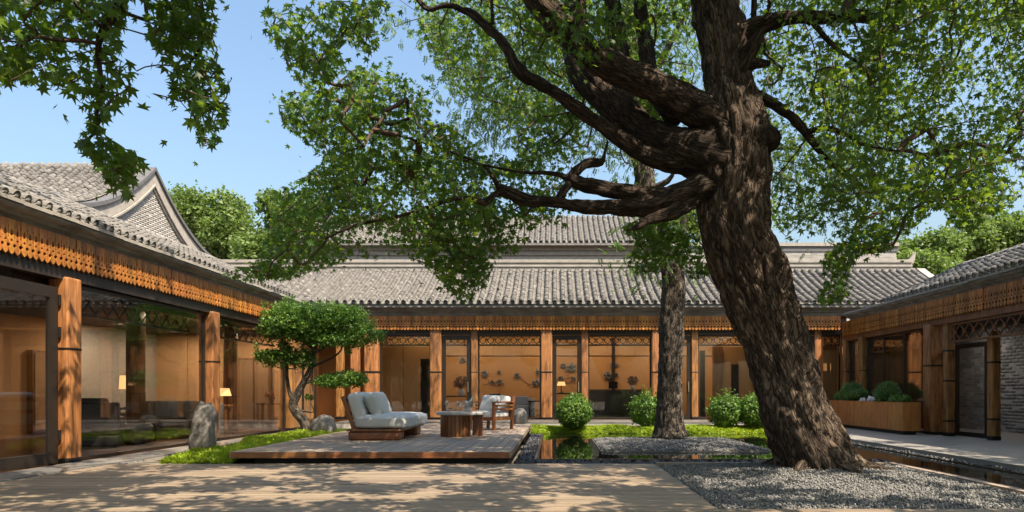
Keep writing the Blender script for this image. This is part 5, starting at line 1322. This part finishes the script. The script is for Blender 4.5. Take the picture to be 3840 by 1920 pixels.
# armchair
ac = thing('armchair', 'wooden armchair with slatted arms and pale grey cushions', 'chair', (-1.57, 16.85, SZ), rz=R(-35))
w2 = .38
def loc(mb, nm, mat, **kw): return mb.build(nm, M[mat], ac, local=True, **kw)
for sx in (-1, 1):
    b = MB(); b.box(sx*w2-.03, sx*w2+.03, -.38, -.31, 0, .66); loc(b, 'leg', 'teakv', bevel=.006)
    b = MB(); b.bar((sx*w2,.33,0),(sx*w2,.42,.84),.06,.07,(0,1,0)); loc(b, 'leg', 'teakv', bevel=.006)
    b = MB(); b.box(sx*w2-.04, sx*w2+.04, -.39, .38, .661, .695); loc(b, 'armrest', 'teak', bevel=.008)
    b = MB(); b.box(sx*w2-.018, sx*w2+.018, -.31, .36, .48, .53); loc(b, 'arm_rail', 'teak'); b = MB(); b.box(sx*w2-.018, sx*w2+.018, -.31, .35, .24, .31); loc(b, 'side_rail', 'teak')
    b = MB(); b.box(sx*w2-.018, sx*w2+.018, -.31, .36, .575, .615); loc(b, 'arm_rail', 'teak')
b = MB(); b.box(-w2+.03, w2-.03, -.36, -.32, .23, .31); loc(b, 'front_rail', 'teak'); b = MB(); b.box(-w2+.03, w2-.03, .385, .43, .76, .83); loc(b, 'top_rail', 'teak')
b = MB(); b.box(-w2+.02, w2-.02, -.32, .36, .27, .30); loc(b, 'seat_panel', 'teak')
for k in range(6):
    x = -.30+k*.12; b = MB(); b.bar((x,.345,.30),(x,.40,.77),.05,.02,(0,1,0)); loc(b, 'back_slat', 'teakv')
o = soft_box('seat_cushion', 'fabric', ac, (0, -.03, .375), (.70, .70, .15), puff=.02); o = soft_box('back_cushion', 'fabric', ac, (0, .27, .62), (.68, .16, .42), tilt=R(-12), puff=0)
pc = soft_box('throw_pillow', 'fabric2', None, (-1.60, 16.78, SZ+.62), (.50, .46, .15), rz=R(-35), tilt=R(66), puff=.05); tag(pc, 'pale pillow propped on the wooden armchair', 'pillow')

# =================================================================== INDOOR THINGS SEEN THROUGH THE GLASS
def lamp(label, c, h, r0, r1, hs, stand, energy=18, cat='lamp'):
    t = thing('table_lamp', label, cat, tuple(c), 'lit lamps inside the left gallery'); b = MB()
    b.lathe(c, [(.09,0),(.09,.02),(.025,.03),(.02,h)], 12); b.build('base', M[stand], t, smooth=True)
    b = MB(); b.lathe((c[0],c[1],c[2]+h-.02), [(r0,0),(r1,hs),(r1-.01,hs),(r0-.01,0)], 20, cap=False); b.build('lamp_shade', M['shade'], t, smooth=True)
    l = bpy.data.lights.new('bulb', 'POINT'); l.energy = energy; l.color = (1,.58,.26); l.shadow_soft_size = .06
    lo = bpy.data.objects.new('bulb', l); COL.objects.link(lo); lo.location = (c[0], c[1], c[2]+h+.1); return t
def sofa(name, label, c, dims, rz, mat='sofa'):
    t = thing(name, label, 'sofa', c, rz=rz); L, D_, H = dims
    b = MB(); b.box(-L/2,L/2,-D_/2,D_/2,.04,.26); b.build('base', M[mat], t, local=True, bevel=.03)
    b = MB(); b.box(-L/2,L/2,D_/2-.24,D_/2,.265,H); b.build('backrest', M[mat], t, local=True, bevel=.05, seg=3, smooth=True)
    for s in (-1,1):
        b = MB(); b.box(s*L/2-(.2 if s>0 else 0), s*L/2+(.2 if s<0 else 0), -D_/2, D_/2-.245, .265, .62); b.build('arm', M[mat], t, local=True, bevel=.05, seg=3, smooth=True)
    n = max(1, round((L-.4)/.8))
    for k in range(n):
        w = (L-.42)/n; b = MB(); b.box(-L/2+.21+k*w, -L/2+.21+(k+1)*w-.01, -D_/2+.01, D_/2-.25, .262, .44); b.build('seat_cushion', M[mat], t, local=True, bevel=.04, seg=3, smooth=True)
        b = MB(); b.box(-L/2+.22+k*w, -L/2+.21+(k+1)*w-.02, D_/2-.42, D_/2-.245, .442, H+.08); b.build('back_cushion', M[mat], t, local=True, bevel=.05, seg=3, smooth=True)
    return t
sofa('sofa', 'long dark grey sofa behind the left gallery glass', (-9.55, 16.9, -.02), (2.3,.95,.82), R(0))
a_ = sofa('lounge_chair', 'black leather lounge chair inside the left gallery', (-9.3, 13.75, -.02), (1.0,.9,.92), R(205), 'leather'); a_['category'] = 'chair'
def tablething(name, label, c, dims, mat, cat='table', legw=.06):
    t = thing(name, label, cat, c); L, D_, H = dims
    b = MB(); b.box(c[0]-L/2,c[0]+L/2,c[1]-D_/2,c[1]+D_/2,c[2]+H-.05,c[2]+H); b.build('top', M[mat], t)
    for sx in (-1,1):
        for sy in (-1,1):
            b = MB(); x = c[0]+sx*(L/2-legw); y = c[1]+sy*(D_/2-legw); b.box(x-legw/2,x+legw/2,y-legw/2,y+legw/2,c[2],c[2]+H-.052); b.build('leg', M[mat], t)
    return t
tablething('low_table', 'low dark table between the leather chair and the sofa', (-9.6, 15.4, -.02), (1.0,.6,.42), 'dark')
st_ = thing('ottoman', 'round dark leather stool beside the lounge chair in the left gallery', 'stool', (-8.9, 14.5, -.02)); b = MB(); b.lathe((-8.9,14.5,-.02), [(.30,.05),(.34,.12),(.34,.38),(.28,.45)], 20); b.build('seat', M['leather'], st_, smooth=True); b = MB(); b.lathe((-8.9,14.5,-.02), [(.2,0),(.2,.05)], 12); b.build('base', M['dark'], st_)
tablething('console_table', 'dark console table behind the sofa in the left gallery', (-9.4, 17.8, -.02), (1.9,.4,.78), 'brownwood')
lamp('low lit lamp with a wide pale shade behind the sofa', (-8.75, 17.8, .76), .26, .30, .24, .2, 'brownwood', 9)
tablething('side_table', 'dark side table by the niche in the left gallery', (-11.1, 17.6, -.02), (.7,.6,.72), 'dark')
lamp('taller lit lamp with an orange drum shade by the niche', (-10.95, 17.5, .70), .50, .19, .17, .34, 'dark', 8)
tablething('hall_table', 'small brown table before the cane cupboard', (-8.75, 21.2, -.02), (.9,.45,.78), 'brownwood')
def vase(label, c, h, n, mat='white', group='vases of dried flowers'):
    t = thing('flower_vase', label, 'vase', tuple(c), group); b = MB()
    b.lathe(c, [(h*.18,0),(h*.30,h*.25),(h*.26,h*.45),(h*.16,h*.6),(h*.2,h*.66)], 14); b.build('vase', M[mat], t, smooth=True)
    m = n; p = rng.normal(size=(m,3)); p /= np.linalg.norm(p,axis=1,keepdims=True); p = p*(h*.62*rng.uniform(.3,1,m)**.4)[:,None]*np.array([1,.8,.75])+np.array([c[0],c[1],c[2]+h*1.15])
    V, F = scatter(SMALL[0]*np.array([1.5,1,1]), SMALL[1], p, randrot(m), .11*rng.uniform(.6,1.2,m))
    link('dried_flowers', npmesh('dried_flowers', V-np.array(t.location), F, M['dried']), t)['kind'] = 'stuff'
vase('pot of dried blooms on the small brown table', (-8.8, 21.2, .76), .22, 60, 'brownwood')
# in the back hall
tablething('console_table', 'black console under the left vase in the back hall', (U(1712)*1.08, 25.2, FZ), (1.15,.4,.80), 'dark')
vase('white vase of dried flowers on the black console', (U(1730)*1.08, 25.2, FZ+.80), .42, 220)
dk = thing('reception_desk', 'black reception desk in the right of the back hall', 'desk', (U(2320)*1.06, 25.2, FZ))
dxc = U(2320)*1.06; b = MB(); b.box(dxc-1.2,dxc+.95,25.0,25.6,FZ,FZ+.98); b.build('front_panel', M['dark'], dk, bevel=.01); b = MB(); b.box(dxc-1.25,dxc+1.0,24.95,25.65,FZ+.985,FZ+1.03); b.build('top', M['dark'], dk)
vase('small vase of dried flowers on the reception desk', (dxc+.55, 25.2, FZ+1.03), .28, 160)
sc_ = thing('desk_screen', 'dark flat screen standing on the reception desk', 'monitor', (dxc-.15, 25.25, FZ+1.03)); b = MB(); b.box(dxc-.32,dxc+.02,25.25,25.28,FZ+1.06,FZ+1.32); b.build('screen', M['black'], sc_); b = MB(); b.box(dxc-.2,dxc-.1,25.2,25.33,FZ+1.03,FZ+1.06); b.build('foot', M['dark'], sc_)
sofa('bench', 'pale cushioned bench inside the back hall behind the armchair', (U(1945)*1.07, 25.4, FZ), (1.15,.7,.70), 0, 'fabric')
tablething('book_table', 'low dark table stacked beside the pale bench', (U(2008)*1.07, 25.1, FZ), (.55,.4,.62), 'dark')
sofa('dark_chair', 'dark low chair at the black console in the back hall', (U(1850)*1.1, 26.4, FZ), (.9,.7,.8), 0, 'leather')['category'] = 'chair'
lt = lamp('small lit lamp by the central column of the back hall', (U(2105)*1.09, 25.6, FZ+.9), .3, .16, .12, .14, 'dark', 4); lt['group'] = 'lit lamps inside the back hall'
tablething('lamp_table', 'dark stand under the small lamp in the back hall', (U(2105)*1.09, 25.6, FZ), (.8,.4,.90), 'dark')
# flower reliefs on the rear wall
def petals(t, c, r, n, name):
    mb = MB()
    for k in range(n):
        a = 2*PI*k/n*2.4+random.uniform(-.3,.3); rr__ = r*(.35+.65*k/n)*random.uniform(.8,1.1)
        tip = (c[0]+rr__*math.cos(a), c[1]-.05, c[2]+rr__*.8*math.sin(a)); s = .30*rr__
        mid = (c[0]+.55*rr__*math.cos(a), c[1]-.09, c[2]+.55*rr__*.8*math.sin(a)); px_, pz_ = -math.sin(a)*s, math.cos(a)*s
        mb.add([c, (mid[0]+px_, mid[1]+.04, mid[2]+pz_), tip, (mid[0]-px_, mid[1]+.04, mid[2]-pz_), mid], [(0,1,4),(1,2,4),(2,3,4),(3,0,4)])
    mb.build(name, M['relief'], t)
spots = [(1735,1350,.24),(1815,1400,.33),(1870,1395,.16),(1845,1432,.18),(1872,1432,.26),(1937,1408,.26),(2016,1395,.22),(2012,1435,.36),(2110,1370,.22),(2138,1380,.42),(2100,1418,.2),(2150,1420,.2),(2302,1368,.30),(2280,1410,.36),(2310,1405,.18)]
fl = thing('wall_relief', 'blue grey flower relief spread over the ochre rear wall', 'artwork', (0, 28.9, 1.5))
for px_, py_, r in spots:
    petals(fl, ((px_-XP)/FPX*28.85, 28.93, CZ+(YH-py_)/FPX*28.85), r*.82, 15, 'flower')
for a_, b_ in ((0,1),(1,3),(3,4),(5,7),(6,7),(8,9),(9,10),(10,11),(12,13),(13,14)):
    if a_ < len(spots):
        mb = MB(); p0 = [((spots[i][0]-XP)/FPX*28.9, 28.945, CZ+(YH-spots[i][1])/FPX*28.9) for i in (a_, b_)]
        mid = ((p0[0][0]+p0[1][0])/2+.1, 28.94, (p0[0][2]+p0[1][2])/2-.22); mb.bar(p0[0], mid, .025); mb.bar(mid, p0[1], .02)
        for k in range(3): mb.bar(mid, (mid[0]+random.uniform(-.3,.3), 28.94, mid[2]+random.uniform(-.25,.1)), .016)
        mb.build('stem', M['dried'], fl)
# added lights under the ceilings, without fixtures, to brighten the rooms
def add_room_light(c, e, size=.5, col=(1,.74,.48)):
    l = bpy.data.lights.new('room_fill', 'AREA'); l.energy = e; l.color = col; l.size = size; l.shape = 'DISK'
    o = bpy.data.objects.new('room_fill', l); COL.objects.link(o); o.location = c
for x in (-6.0, -3.2, -.6, 2.0, 4.6, 7.4): add_room_light((x, 27.4, 3.86), 30)
for x in (-4.6, 5.6): add_room_light((x, 24.1, 3.86), 12)
for c, e in (((-11.8,18.6,2.95),34),((-11.5,21.0,2.95),30),((-9.3,21.2,2.95),28),((-11.8,14.0,2.95),8),((-9.2,16.2,2.95),14)): add_room_light(c, e)
add_room_light((11.4, 16.5, 2.95), 7, .5, (1,.92,.84)); add_room_light((11.4, 19.2, 2.95), 7, .5, (1,.92,.84))
